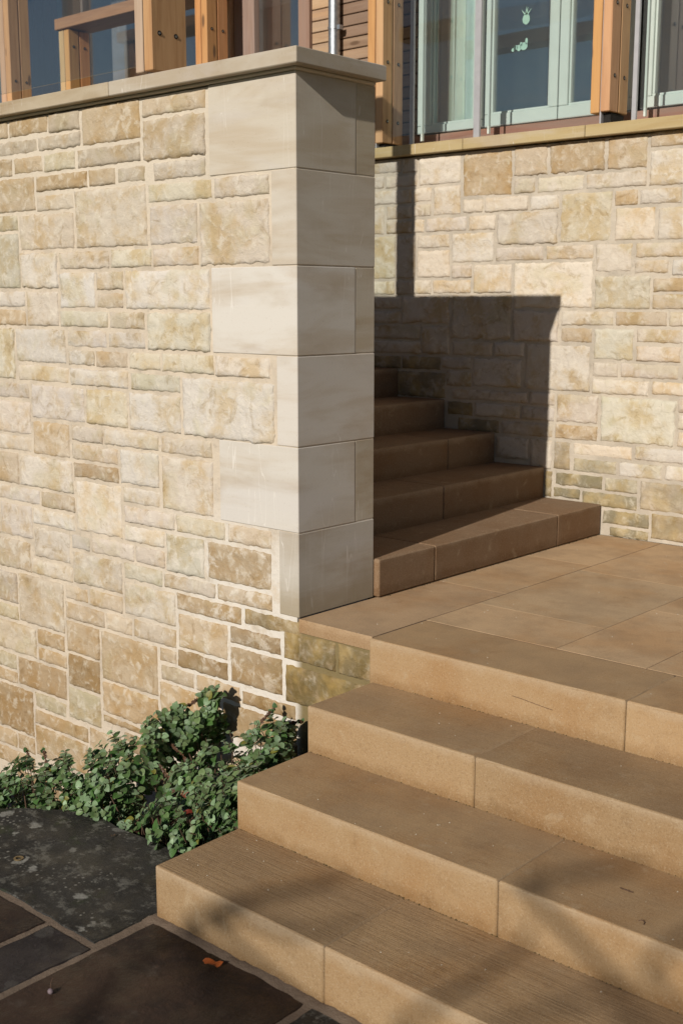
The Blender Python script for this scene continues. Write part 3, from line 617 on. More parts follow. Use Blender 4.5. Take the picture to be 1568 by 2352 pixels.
boxobj('joint_filling', M_jf, .36, 3.39, .285, 2.08, -.007, -.0012, landing, 0)
boxobj('joint_filling', M_jf, .03, .358, .03, 2.08, -.007, -.0012, landing, 0)

# ------------------------------------------------------------------ lower paving
paving = empty('paving', (.3, -1.6, -.66)); tag(paving, kind='structure')
def flag(pts, m, z=-.605, th=.05, seed=0):
    """flagstone with an uneven outline and a gently uneven top"""
    P = [Vector((x, y, 0)) for x, y in pts]; ring = []
    for a, b in zip(P, P[1:] + P[:1]):
        n = max(2, int((b - a).length / .03))
        for i in range(n):
            q = a.lerp(b, i / n); nz_ = noise.noise(q * 14 + Vector((seed, 0, 0))) * .006 + noise.noise(q * 50 + Vector((seed, 3, 0))) * .0025
            d = (b - a).normalized(); ring.append(q + Vector((d.y, -d.x, 0)) * nz_)
    c = sum(ring, Vector()) / len(ring); n = len(ring); vs = []; fs = []
    for s_, dz in ((1.0, -th), (1.0, -.006), (None, 0.0)):
        for q in ring:
            if s_ is None:
                d = (c - q).normalized(); vs.append((*(q + d * .007).to_2d(), z + noise.noise(q * 7) * .0015))
            else: vs.append((q.x, q.y, z + dz))
    for r in range(2):
        for i in range(n): fs.append((r * n + i, r * n + (i + 1) % n, (r + 1) * n + (i + 1) % n, (r + 1) * n + i))
    fs.append(tuple(range(2 * n, 3 * n)))
    cc = (c.x, c.y, z - th)
    me = mesh('flagstone', [(v[0] - cc[0], v[1] - cc[1], v[2] - cc[2]) for v in vs], fs, m)
    return link('flagstone', me, paving, cc)
flag([(-.90, -1.195), (.366, -1.195), (.366, -.985), (.362, -.72), (.16, -.70), (.02, -.682), (-.16, -.694), (-.34, -.672), (-.42, -.73), (-.52, -.80), (-.66, -.93), (-.90, -1.0)], M_sl1, seed=1)
flag([(-.75, -1.80), (.170, -1.80), (.170, -1.216), (-.75, -1.216)], M_sl2, seed=2)
flag([(.188, -1.80), (.378, -1.80), (.378, -1.216), (.188, -1.216)], M_sl3, seed=3)
flag([(.398, -2.05), (.988, -2.05), (.988, -1.013), (.398, -1.013)], M_sl2, seed=4)
flag([(1.012, -2.05), (1.9, -2.05), (1.9, -1.018), (1.012, -1.018)], M_sl1, seed=5)
flag([(1.93, -2.05), (2.9, -2.05), (2.9, -1.018), (1.93, -1.018)], M_sl3, seed=6)
flag([(-.75, -2.7), (.372, -2.7), (.372, -1.83), (-.75, -1.83)], M_sl3, seed=7)
flag([(.402, -2.9), (1.4, -2.9), (1.4, -2.08), (.402, -2.08)], M_sl1, seed=8)
flag([(1.43, -2.9), (2.9, -2.9), (2.9, -2.08), (1.43, -2.08)], M_sl2, seed=9)
# joint mortar: lumpy sheet just below the flags
nx, ny = 190, 110; vs = []; fs = []
for j in range(ny + 1):
    for i in range(nx + 1):
        x = -.55 + 3.5 * i / nx; y = -2.95 + 1.97 * j / ny; p = Vector((x, y, 0))
        rise = 0.013 * max(0, 1 - abs(y + .995) / .035) if x > .36 else 0
        vs.append((x, y, -.6085 + rise * (.7 + .6 * noise.noise(p * 30)) + noise.noise(p * 25) * .002 + noise.noise(p * 70) * .0015))
for j in range(ny):
    for i in range(nx): fs.append((j * (nx + 1) + i, j * (nx + 1) + i + 1, (j + 1) * (nx + 1) + i + 1, (j + 1) * (nx + 1) + i))
link('joint_mortar', mesh('joint_mortar', vs, fs, M_mJ, True), paving)

# sunken planting bed
vs = []; fs = []; nx, ny = 90, 40
for j in range(ny + 1):
    for i in range(nx + 1):
        x = -3.4 + 3.86 * i / nx; t_ = j / ny
        front = -.64 if x > -.35 else (-.66 + (x + .35) * .75 if x > -.8 else -1.0 + (x + .8) * .3)
        y = front + (.0 - front) * t_
        zw = -.72 + .42 * min(0, x + .1) * 1.0
        z = -.655 + (zw + .655) * t_ ** .8
        p = Vector((x, y, z)); z += noise.fractal(p * 14, 1, 2, 4) * .018
        vs.append((x, y + (.03 if j == ny else 0), z))
for j in range(ny):
    for i in range(nx): fs.append((j * (nx + 1) + i, j * (nx + 1) + i + 1, (j + 1) * (nx + 1) + i + 1, (j + 1) * (nx + 1) + i))
tag(link('planting_bed', mesh('planting_bed', vs, fs, M_soil, True)), kind='structure')
g = MB()
g.add([(-80, -80, -.70), (80, -80, -.70), (80, -.95, -.70), (-80, -.95, -.70)], [(0, 1, 2, 3)])
g.add([(4.1, -.95, -.70), (80, -.95, -.70), (80, 80, -.70), (4.1, 80, -.70)], [(0, 1, 2, 3)])
g.add([(-80, -.95, -.70), (-3.4, -.95, -.70), (-3.4, 0, -1.9), (-80, 0, -1.9)], [(0, 1, 2, 3)])
tag(link('ground', g.mesh('ground', M_grass)), kind='structure')

# ------------------------------------------------------------------ timber posts
def timber(name, parent, x0, x1, y0, y1, z0, z1, col, grey=0.0, m=None, b=.003):
    return boxobj(name, m or M_woodz, x0, x1, y0, y1, z0, z1, parent, b, (*col, 1 - grey))
OR = (.56, .27, .10); TN = (.54, .35, .20); BR = (.34, .20, .10); MV = (.30, .20, .15)
def bolts(parent, x, ys_, zs):
    for yy in ys_:
        for zz in zs:
            mb = MB(); n = 10
            mb.tube([(x - .001, yy, zz), (x + .0015, yy, zz)], [.0095, .0095], 12)
            o = link('bolt_recess', mb.mesh('bolt_recess', M_hole), parent)
            mb = MB(); mb.tube([(x, yy, zz), (x + .004, yy, zz)], [.0062, .0045], 6)
            link('bolt', mb.mesh('bolt', M_bolt), parent)
def post4(label, x0, z0, ztop=4.62, y0=2.06, w=.105, d=.17, cols=(OR, TN), boltz=(2.06, 2.36, 2.66), foot=True, cat='post', group='timber posts standing along the terrace wall'):
    t = tag(empty('timber_post', (x0 + w / 2, y0 + d / 2, 1.922)), label, cat, group)
    g_ = .006; hw = (w - g_) / 2; hd = (d - .008) / 2
    for i in range(2):
        for j in range(2):
            c = cols[i] if i == 0 else tuple(.5 * a_ + .5 * b_ for a_, b_ in zip(cols[i], OR))
            timber('timber', t, x0 + i * (hw + g_), x0 + i * (hw + g_) + hw, y0 + j * (hd + .008), y0 + j * (hd + .008) + hd, z0 + (.004 * i), ztop, tuple(v * rnd.uniform(.92, 1.05) for v in c), .05)
    bolts(t, x0 + w, (y0 + hd / 2, y0 + hd * 1.5 + .008), boltz)
    if foot:
        boxobj('foot_bracket', M_grey, x0 + w / 2 - .004, x0 + w / 2 + .004, y0 + .01, y0 + d - .01, 1.922, ztop, t, 0)
        boxobj('foot_bracket', M_hole, x0 + w / 2 + .006, x0 + w - .006, y0 + .03, y0 + d - .02, 1.922, z0 - .001, t, 0)
    return t
post4('double orange timber post on the terrace coping just right of the pillar', -1.442, 1.945)
post4('orange timber post on the terrace coping between two windows at the right', -.094, 1.972, w=.098, boltz=(2.135, 2.45, 2.75))
post4('orange double timber post with one bolt seen between the big post and the pillar', -2.80, 1.945, cols=(OR, OR), boltz=(2.30, 2.72))
post4('short timber post under the wooden rail behind the left coping', -4.17, 1.945, ztop=2.905, w=.11, cols=(TN, OR), boltz=(2.45, 2.80))
post4('pale timber post at the top left edge of the picture', -4.885, 1.945, w=.13, cols=(TN, TN))

pc = tag(empty('timber_post', (-.87, .165, 1.936)), 'thick timber post with two bolts on the coping of the stair wall', 'post', 'posts on the stair wall')
timber('timber', pc, -.926, -.880, .08, .253, 1.982, 4.62, (.47, .35, .25), .25)
timber('timber', pc, -.874, -.825, .08, .253, 1.984, 4.62, (.46, .27, .13))
boxobj('post_filler', M_hole, -.880, -.874, .09, .25, 1.99, 4.62, pc, 0)
bolts(pc, -.825, (.118, .199), (2.121, 2.55))
boxobj('foot_bracket', M_grey, -.874, -.870, .10, .22, 1.936, 1.99, pc, 0)

rail = tag(empty('handrail', (-1.9, .16, 1.936)), 'timber handrail with a clear glass screen along the top of the stair wall', 'handrail')
boxobj('glass_pane', M_bal, -2.75, -.935, .098, .108, 2.012, 2.93, rail, 0)
timber('rail', rail, -2.76, -.928, .07, .25, 2.935, 3.03, TN, 0, M_woodx)

shelf = tag(empty('timber_rail', (-3.6, 2.14, 2.905)), 'horizontal reddish timber rail running left from the thick post at upper left', 'rail')
timber('beam', shelf, -4.20, -2.81, 2.05, 2.27, 2.915, 2.985, (.32, .17, .09), .15, M_woodx)

# ------------------------------------------------------------------ house behind the terrace
house = tag(empty('house', (-1, 2.9, 1.5)), 'timber clad house front with sage green windows above the terrace wall', 'house')
FY = 2.40
# cladding boards, two runs meeting behind the downpipe
def boards(x0, x1, z0, z1, cols, fy=FY):
    z = z0; pitch = .0632
    while z < z1:
        c = rnd.choice(cols); j = rnd.uniform(.88, 1.1)
        boxobj('cladding_board', M_woodx, x0, x1, fy + rnd.uniform(0, .002), fy + .02, z, z + pitch - .0062, house, .0025, (c[0] * j, c[1] * j, c[2] * j, rnd.uniform(.6, 1)))
        z += pitch
boards(-2.160, -1.945, 1.974, 3.5, [(.40, .24, .13), (.36, .20, .11), (.44, .29, .17)])
boards(-1.943, -1.378, 1.974, 3.5, [(.27, .18, .125), (.24, .155, .105), (.30, .20, .13)])
boxobj('backing_wall', M_hole, -2.26, -1.37, FY + .022, FY + .06, 1.9, 3.6, house, 0)
timber('trim_board', house, -2.252, -2.164, FY - .02, FY + .03, 1.93, 3.6, (.27, .16, .115), .3)
timber('trim_board', house, -2.865, -2.802, FY - .05, FY + .03, 1.93, 3.6, (.50, .33, .20), .1)
timber('trim_board', house, -2.800, -2.622, FY - .02, FY + .03, 1.93, 3.6, (.27, .18, .145), .4)
boxobj('lintel', M_woodx, -6.6, 2.6, FY - .02, FY + .06, 3.6, 3.9, house, .003, (*BR, .8))
# sill timber
timber('sill', house, -1.375, 2.5, 2.325, 2.42, 1.962, 2.004, (.26, .10, .065), .5, M_woodx)
boxobj('sill_flashing', M_grey, -1.375, 2.5, 2.318, 2.34, 1.93, 1.960, house, 0)
def window(x0, x1, gx0, gx1, zb=2.024, zg=2.078, ztop=3.55, fy=FY, deep=True):
    w = empty('window', (0, 0, 0)); w.parent = house; w.location = Vector(((x0 + x1) / 2, fy, zb)) - house.location
    wl = Vector(((x0 + x1) / 2, fy, zb))
    def fr(nm, m, a, b, c, d, e, f, bb=.003):
        cc = Vector(((a + b) / 2, (c + d) / 2, e))
        me = MB().box(a - cc.x, b - cc.x, c - cc.y, d - cc.y, 0, f - e, bb).mesh(nm, m)
        o = bpy.data.objects.new(nm, me); COL.objects.link(o); o.parent = w; o.location = cc - wl
    fr('frame_rail', M_sage, x0, x1, fy, fy + .06, zb, zg - .012)
    fr('frame_stile', M_sage, x0, gx0 - .012, fy, fy + .06, zg - .011, ztop)
    fr('frame_stile', M_sage, gx1 + .012, x1, fy, fy + .06, zg - .011, ztop)
    fr('glazing_bead', M_sage, gx0 - .012, gx1 + .012, fy + .012, fy + .05, zg - .011, zg, .002)
    fr('glazing_bead', M_sage, gx0 - .011, gx0, fy + .012, fy + .05, zg, ztop, .002)
    fr('glazing_bead', M_sage, gx1, gx1 + .011, fy + .012, fy + .05, zg, ztop, .002)
    fr('pane', M_glass, gx0, gx1, fy + .028, fy + .036, zg, ztop, 0)
    return w
window(-1.373, -.945, -1.268, -1.010)
window(-.922, -.482, -.880, -.545, zb=2.022, zg=2.096)
window(-.476, -.045, -.412, -.100, zb=2.022, zg=2.096)
window(-.005, .72, .045, .66, zb=2.026, zg=2.09)
window(.74, 1.5, .80, 1.44, zb=2.026, zg=2.09)
boxobj('window_gap', M_gask, -.944, -.923, FY + .02, FY + .06, 2.02, 3.55, house, 0)
boxobj('window_gap', M_gask, -.481, -.477, FY + .02, FY + .06, 2.02, 3.55, house, 0)
boxobj('window_gap', M_gask, -.044, -.006, FY + .02, FY + .06, 2.02, 3.55, house, 0)
# large left glazing
for a, b in ((-2.62, -2.254), (-4.35, -2.868), (-6.4, -4.353)):
    boxobj('pane', M_glass, a, b, FY + .02, FY + .03, 1.95, 3.6, house, 0)
timber('window_post', house, -4.365, -4.34, FY - .01, FY + .05, 1.93, 3.6, (.10, .09, .09))
# rooms
for a, b, dpt in ((-6.5, -2.2, 3.2), (-1.36, 2.5, 2.8)):
    mb = MB(); y0, y1, z0, z1 = FY + .08, FY + dpt, 1.9, 3.9
    mb.add([(a, y1, z0), (b, y1, z0), (b, y1, z1), (a, y1, z1), (a, y0, z0), (b, y0, z0), (b, y0, z1), (a, y0, z1)],
           [(0, 1, 2, 3), (4, 5, 1, 0), (7, 3, 2, 6), (4, 0, 3, 7), (5, 6, 2, 1)])
    link('room', mb.mesh('room', M_room, fix=False), house)
boxobj('house_wall', M_room, -6.6, 2.6, FY + .1, FY + 3.4, 3.92, 4.6, house, 0)
# unseen eaves and canopy over the posts, added to cut skylight on the stairs
boxobj('added_shade_roof', M_woodx, -6.8, 3.2, 1.35, 6.0, 4.62, 4.80, house, .003, (*BR, .8))
boxobj('added_shade_roof', M_woodx, -6.8, -.25, .0, 1.348, 4.62, 4.80, house, .003, (*BR, .8))
# interior pieces seen through the glass
def curtain(x0, x1, y, m, z0=1.99, z1=3.6, amp=.018, folds=5):
    n = folds * 10; vs = []; fs = []
    for i in range(n + 1):
        t_ = i / n; x = x0 + (x1 - x0) * t_
        for z, k in ((z0, 1.0), ((z0 + z1) / 2, .8), (z1, .6)):
            ph = t_ * folds * 2 * math.pi
            vs.append((x + .006 * math.sin(z * 5 + i), y + amp * k * math.sin(ph + .5 * math.sin(z * 2)), z))
    for i in range(n):
        for j in range(2): fs.append((i * 3 + j, (i + 1) * 3 + j, (i + 1) * 3 + j + 1, i * 3 + j + 1))
    return link('curtain', mesh('curtain', vs, fs, m, True), house)
curtain(-1.215, -.95, FY + .085, M_cur, folds=4)
curtain(-5.5, -5.0, FY + .25, M_curd, folds=4)
boxobj('inner_column', M_ash, -4.62, -4.44, FY + .45, FY + .6, 1.9, 3.9, house, .01, (.34, .33, .33, 1))

# decals on the pane
def decal(name, shapes, y):
    mb = MB()
    for (cx, cz, rx, rz, n) in shapes:
        vs = [(cx + rx * math.cos(2 * math.pi * k / n), y, cz + rz * math.sin(2 * math.pi * k / n)) for k in range(n)]
        vs2 = [(v[0], y + .0006, v[2]) for v in vs]
        mb.add(vs + vs2, [tuple(range(n)), tuple(range(2 * n - 1, n - 1, -1))] + [(k, n + k, n + (k + 1) % n, (k + 1) % n) for k in range(n)])
    return mb
DY = FY + .0265
mb = decal('window_decal', [(-.695, 2.535, .022, .026, 16)], DY)
for dx, a in ((-.012, .5), (0, 0), (.013, -.45), (.004, -.15)):
    c = Vector((-.695 + dx * .4, DY, 2.556)); tip = c + Vector((dx * 2.2, 0, .042 - abs(dx))); w_ = Vector((.006, 0, 0))
    mb.add([c - w_, c + w_, tip, c - w_ + Vector((0, .0006, 0)), c + w_ + Vector((0, .0006, 0)), tip + Vector((0, .0006, 0))], [(0, 1, 2), (5, 4, 3)])
tag(link('window_decal', mb.mesh('window_decal', M_stick, fix=False)), 'round pale green fruit sticker with leafy top on the window pane', 'sticker')
mb = decal('window_decal', [(-.770, 2.395, .010, .009, 10), (-.754, 2.405, .013, .012, 10), (-.735, 2.400, .012, .016, 10), (-.705, 2.405, .022, .019, 14), (-.690, 2.428, .008, .016, 8), (-.722, 2.418, .008, .010, 8)], DY)
tag(link('window_decal', mb.mesh('window_decal', M_stick, fix=False)), 'irregular pale green sticker low on the window pane below the round one', 'sticker')

# downpipe
dp = tag(empty('downpipe', (-1.94, 2.35, 1.95)), 'galvanised round downpipe fixed to the timber cladding', 'pipe')
mb = MB(); mb.tube([(-1.94, 2.35, 1.93), (-1.94, 2.35, 3.6)], .0335, 20); link('pipe', mb.mesh('pipe', M_steel, True, sharp=40), dp)
for zz in (2.655, 3.3):
    mb = MB(); mb.tube([(-1.94, 2.35, zz - .008), (-1.94, 2.35, zz + .008)], .0365, 20); mb.box(-1.905, -1.885, 2.335, 2.365, zz - .012, zz + .012)
    mb.tube([(-1.94, 2.36, zz), (-1.94, 2.42, zz)], .008, 8)
    link('pipe_bracket', mb.mesh('pipe_bracket', M_steel, True, sharp=40), dp)

# glass balustrade on the terrace wall
bal = tag(empty('glass_balustrade', (-.3, 2.1, 1.922)), 'clear glass balustrade with flat metal uprights in front of the sage windows', 'balustrade')
for a, b in ((-1.318, -.772), (-.728, -.10), (.134, .80), (.82, 1.3)):
    boxobj('glass_pane', M_bal, a, b, 2.105, 2.117, 1.978, 2.97, bal, 0)
for a, b in ((-1.175, -1.152), (-.768, -.732), (.104, .126), (.801, .819)):
    boxobj('upright', M_grey, a, b, 2.085, 2.100, 1.922, 3.0, bal, .001)
for a in (-.715, .140, -1.135):
    boxobj('upright', M_sage, a, a + .010, 2.13, 2.145, 1.945, 3.0, bal, 0)
boxobj('top_rail', M_woodx, -1.33, 1.3, 2.07, 2.15, 2.975, 3.03, bal, .003, (*TN, 1))

# ------------------------------------------------------------------ plants
def leaf_mesh(kind):
    r2 = random.Random(kind); n = 5
    # rounded, heart based leaf, about 1 unit long, cupped along its midrib
    outline = [(0, .02), (.20, -.06), (.42, .10), (.50, .36), (.42, .64), (.22, .88), (0, 1.0)]
    cup = .16 + .12 * r2.random(); droop = .10 + .2 * r2.random(); vs = []; fs = []
    def z(x, y): return cup * abs(x) * 1.2 - droop * y * y + .03 * math.sin(9 * y + kind) * abs(x)
    mid = [(0, .02), (0, .25), (0, .5), (0, .75), (0, 1.0)]
    for x, y in mid: vs.append((0, y, z(0, y)))
    for sg in (1, -1):
        b = len(vs)
        side = outline[1:-1]
        for x, y in side: vs.append((sg * x, y, z(x, y)))
        seq = [(0, b, 1), (b, b + 1, 1), (b + 1, b + 2, 2), (1, b + 1, 2), (b + 2, b + 3, 3), (2, b + 2, 3), (b + 3, b + 4, 3), (3, b + 4, 4)]
        fs += [q if sg > 0 else q[::-1] for q in seq]
    me = mesh('leaf', vs, fs, M_leaf, True)
    ca = me.color_attributes.new('tint', 'FLOAT_COLOR', 'POINT')
    ca.data.foreach_set('color', [1.0] * (4 * len(vs)))
    return me, vs, fs
LEAVES = [leaf_mesh(k) for k in range(4)]
for k in range(4): LEAVES[k][0].name = 'leaf_shape'

def leaf_basis(d, nrm):
    d = d.normalized(); x = d.cross(nrm).normalized(); z = x.cross(d).normalized()
    return Matrix((x, d, z)).transposed()

MOUNDS = {
 'M1': ([(-1.066,-.7,-.757),(-1.007,-.62,-.704),(-.853,-.6,-.597),(-.727,-.55,-.562),(-.633,-.5,-.535),(-.579,-.42,-.484),(-.526,-.36,-.471),(-.495,-.28,-.417),(-.463,-.2,-.38),(-.418,-.13,-.367),(-.352,-.09,-.349)],
        [(-.648,-.95,-.666),(-.624,-.86,-.617),(-.507,-.83,-.576),(-.446,-.75,-.609),(-.339,-.72,-.618),(-.221,-.7,-.613),(-.156,-.66,-.622),(-.224,-.5,-.611),(-.351,-.3,-.528),(-.342,-.2,-.453),(-.331,-.11,-.369)]),
 'M2': ([(-.247,-.42,-.562),(-.232,-.36,-.492),(-.182,-.3,-.442),(-.133,-.24,-.409),(-.071,-.17,-.381),(-.031,-.1,-.363),(.03,-.06,-.368)],
        [(-.05,-.52,-.552),(-.005,-.52,-.539),(.038,-.48,-.509),(.08,-.42,-.47),(.113,-.35,-.452),(.138,-.25,-.413),(.06,-.10,-.385)]),
 'M3': ([(-.134,-.62,-.567),(-.066,-.6,-.523),(.021,-.58,-.511)], [(-.14,-.69,-.615),(.051,-.70,-.589),(.168,-.70,-.573)]),
 'M4': ([(-.084,-.45,-.507),(.028,-.45,-.46),(.102,-.42,-.448),(.166,-.36,-.388)], [(.153,-.66,-.563),(.258,-.68,-.53),(.335,-.65,-.449),(.237,-.45,-.409)])}
def lerp_line(L, t_):
    u = t_ * (len(L) - 1); i = min(int(u), len(L) - 2); return Vector(L[i]).lerp(Vector(L[i + 1]), u - i)

def plant(label, key, n_top, n_fill, seed, ranges=(0, 1), group='leafy shrubs in the planting bed'):
    r2 = random.Random(seed)
    C_, F_ = MOUNDS[key]
    base = (lerp_line(C_, .5) + lerp_line(F_, .5)) / 2; base.z = -.75
    root = tag(empty('trailing_shrub', base), label, 'shrub', group)
    objs = 0; fill = MB(); tints = []
    stems = MB()
    shoots = []
    def surf(t_, s_):
        a = lerp_line(C_, t_); b = lerp_line(F_, t_); p = a.lerp(b, s_)
        w_ = (b - a).length
        bulge = .22 * w_ * 4 * s_ * (1 - s_) * .5
        return p + Vector((.1, -.35, .9)).normalized() * bulge
    def nrm(t_, s_):
        e = .02
        du = surf(min(1, t_ + e), s_) - surf(max(0, t_ - e), s_); dv = surf(t_, min(1, s_ + .05)) - surf(t_, max(0, s_ - .05))
        n_ = du.cross(dv)
        if n_.length < 1e-7: return Vector((0.2, -.7, .7))
        n_.normalize()
        if n_.dot(Vector((.3, -.8, .5))) < 0: n_ = -n_
        return n_
    def put(p, d, n_, size, tint, as_obj, dead=False):
        nonlocal objs
        k = r2.randrange(4); me, lv, lf = LEAVES[k]
        B = leaf_basis(d, n_); sx = size * r2.uniform(.85, 1.1)
        if as_obj and objs < 290:
            o = bpy.data.objects.new('leaf', me); COL.objects.link(o); o.parent = root
            o.matrix_local = Matrix.Translation(p - base) @ B.to_4x4() @ Matrix.Diagonal((sx, size, size, 1))
            o.color = (*tint, 1); objs += 1
        else:
            n0 = len(fill.v)
            fill.add([B @ Vector((v[0] * sx, v[1] * size, v[2] * size)) + p for v in lv], lf)
            tints.extend([tint] * len(lv))
    def shoot(p, n_, size, as_obj, depthf):
        # a short stem with opposite pairs, smaller and paler towards the tip
        axis = (n_ + Vector((r2.uniform(-.5, .5), r2.uniform(-.6, .2), r2.uniform(-.2, .6)))).normalized()
        side = axis.cross(Vector((r2.uniform(-1, 1), r2.uniform(-1, 1), r2.uniform(-1, 1)))).normalized()
        pairs = r2.choice((2, 3, 3)); L = size * 1.5
        stems.tube([p - axis * L * .9, p + axis * L * .4], [.0016, .0010], 5, False)
        for q in range(pairs):
            f = q / pairs; pp = p + axis * L * (f - .45); sz = size * (1 - .55 * f) * r2.uniform(.85, 1.12)
            side2 = axis.cross(side).normalized() if q % 2 else side
            for sg in (1, -1):
                if r2.random() < .07: continue
                d = (side2 * sg + axis * r2.uniform(.15, .8) + Vector((0, 0, -.12))).normalized()
                nn = (axis + Vector((r2.uniform(-.25, .25),) * 3)).normalized()
                br = r2.uniform(.6, 1.25) * (1 + .75 * f)
                if r2.random() < .03: tint = (.16, .15, .02)
                else: tint = (.052 * br * (1 + .9 * f), .118 * br, .024 * br * (1 + 1.3 * f))
                if q == pairs - 1 and r2.random() < .55: tint = (.13 * br, .19 * br, .10 * br)
                put(pp + d * .003, d, nn, sz, tint, as_obj)
    for i in range(n_top):
        t_ = ranges[0] + (ranges[1] - ranges[0]) * r2.random(); s_ = r2.random() ** .9
        n_ = nrm(t_, s_); p = surf(t_, s_) + Vector((r2.gauss(0, .008), r2.gauss(0, .008), r2.gauss(0, .008)))
        gap = noise.noise(p * 16)
        p = p + n_ * (gap * .055)
        if gap < -.22: continue
        shoot(p, n_, r2.uniform(.025, .041), True, 0)
    for i in range(n_fill):
        t_ = ranges[0] + (ranges[1] - ranges[0]) * r2.random(); s_ = r2.random()
        n_ = nrm(t_, s_); p = surf(t_, s_) - n_ * r2.uniform(.008, .13) + Vector((0, r2.uniform(0, .05), -r2.uniform(.01, .09)))
        if p.x > .35 or noise.noise(p * 16) < -.30: continue
        shoot(p, n_, r2.uniform(.020, .028), False, 1)
    me = fill.mesh('foliage', M_leaf, False, fix=False)
    me.polygons.foreach_set('use_smooth', [True] * len(me.polygons))
    ca = me.color_attributes.new('tint', 'FLOAT_COLOR', 'POINT')
    ca.data.foreach_set('color', [c for q in tints for c in (*q, 1.0)])
    o = link('foliage', me, root); o['kind'] = 'stuff'; o.color = (1, 1, 1, 1)
    for i in range(14):   # woody stems from the soil
        t_ = r2.random(); e = surf(t_, r2.uniform(.2, .8)); b = Vector((e.x + r2.uniform(-.1, .1), e.y + r2.uniform(.0, .1), -.80))
        stems.tube([b, b.lerp(e, .5) + Vector((r2.uniform(-.03, .03), r2.uniform(-.03, .03), 0)), e], [.005, .003, .0018], 5, False)
    tag(link('stems', stems.mesh('stems', M_stem, True, fix=False), root), kind='stuff')
    return root, put, shoot, surf

p1 = plant('low leafy green shrub spreading over the lichened flag at the far left', 'M1', 150, 360, 5, (0, .5))
p1b = plant('tall green shrub reaching up the stair wall with a shadow behind it', 'M1', 140, 270, 6, (.45, 1))
p2 = plant('green felted shrub against the wall corner beside the sandstone steps', 'M2', 120, 260, 7)
p3 = plant('small green tuft hanging over the edge of the dark flag', 'M3', 34, 70, 8)
p4 = plant('dense green shrub tucked against the left end of the two lowest steps', 'M4', 110, 220, 9)

def sprig(root_pt, tip, n, leafy, seed, parent):
    """a trailing shoot with dried calyces and a few leaves at its tip"""
    r2 = random.Random(seed); a = Vector(root_pt); b = Vector(tip); mb = MB(); dead = MB(); lf = MB(); tl = []
    pts = [a.lerp(b, k / 6) + Vector((0, 0, .015 * math.sin(k / 6 * math.pi))) for k in range(7)]
    mb.tube(pts, [.0024, .0022, .002, .0018, .0016, .0014, .001], 5, False)
    link('stem', mb.mesh('stem', M_stem, True, fix=False), parent)
    for i in range(n):
        t_ = r2.uniform(.15, 1); p = a.lerp(b, t_) + Vector((0, 0, .015 * math.sin(t_ * math.pi)))
        d = Vector((r2.uniform(-1, 1), r2.uniform(-1, .3), r2.uniform(-1, 1))).normalized()
        s_ = r2.uniform(.006, .011); k = r2.randrange(4); _, lv, lf_ = LEAVES[k]; B = leaf_basis(d, Vector((r2.random(), -1, r2.random())))
        dead.add([B @ (Vector(v) * s_) + p for v in lv], lf_)
    me = dead.mesh('dry_calyces', M_dead, False, fix=False)
    ca = me.color_attributes.new('tint', 'FLOAT_COLOR', 'POINT'); ca.data.foreach_set('color', [1.0] * (4 * len(me.vertices)))
    o = link('dry_calyces', me, parent); o.color = (.10, .045, .022, 1); o['kind'] = 'stuff'
    for i in range(leafy):
        t_ = r2.uniform(.8, 1.03); p = a.lerp(b, t_); d = Vector((r2.uniform(-1, 1), r2.uniform(-.8, .1), r2.uniform(-.6, 1))).normalized()
        me = LEAVES[r2.randrange(4)][0]; o = bpy.data.objects.new('leaf', me); COL.objects.link(o); o.parent = parent
        s_ = r2.uniform(.012, .02); B = leaf_basis(d, Vector((.3, -1, .5)))
        o.matrix_local = Matrix.Translation(p - parent.location) @ B.to_4x4() @ Matrix.Diagonal((s_, s_, s_, 1))
        o.color = (.05, .105, .03, 1)
sprig((-.05, -.22, -.43), (-.066, -.06, -.335), 60, 9, 1, p2[0])
sprig((-.02, -.16, -.41), (.045, -.035, -.365), 90, 5, 2, p2[0])
sprig((-.45, -.17, -.40), (-.345, -.07, -.347), 80, 8, 3, p1b[0])
sprig((-.40, -.30, -.48), (-.20, -.33, -.53), 60, 2, 4, p1b[0])
sprig((.0, -.50, -.50), (.12, -.55, -.56), 50, 2, 5, p4[0])
sprig((-.62, -.66, -.56), (-.70, -.62, -.50), 40, 4, 6, p1[0])
sprig((-.80, -.60, -.62), (-.88, -.58, -.55), 40, 4, 7, p1[0])
sprig((-.30, -.42, -.50), (-.16, -.46, -.56), 70, 2, 8, p1b[0])

# fallen leaves and small litter
def fallen(label, p, size, col, rot, seed, cat='leaf'):
    r2 = random.Random(seed); n = 14; vs = [(0, 0, .004)]; fs = []
    for k in range(n):
        t_ = 2 * math.pi * k / n; rr = size * (.55 + .25 * math.cos(t_) ** 2 + r2.uniform(-.12, .12))
        vs.append((rr * math.cos(t_), rr * .6 * math.sin(t_), .002 + abs(math.sin(t_ * 1.5 + seed)) * size * .28))
    for k in range(n): fs.append((0, 1 + k, 1 + (k + 1) % n))
    me = mesh('fallen_leaf', vs, fs, M_dead, True)
    ca = me.color_attributes.new('tint', 'FLOAT_COLOR', 'POINT'); ca.data.foreach_set('color', [1.0] * (4 * len(me.vertices)))
    o = link('fallen_leaf', me, None, p, (*col, 1), rot); tag(o, label, cat); return o
fallen('curled orange leaf lying on the brown flag by the bottom step', (.689, -1.057, -.602), .034, (.42, .10, .02), (.15, .1, .5), 1)
fallen('rusty red dry leaf caught between the green shrubs', (-.02, -.52, -.515), .034, (.22, .055, .03), (.5, .2, .2), 2)
fallen('dark red leaf lower down among the shrub stems', (.02, -.56, -.545), .026, (.20, .03, .018), (.7, .1, 1.2), 3)
fallen('small brown curled leaf on the dark flag close to the shrubs', (-.12, -.76, -.602), .016, (.10, .05, .025), (.1, .2, 2.0), 5)
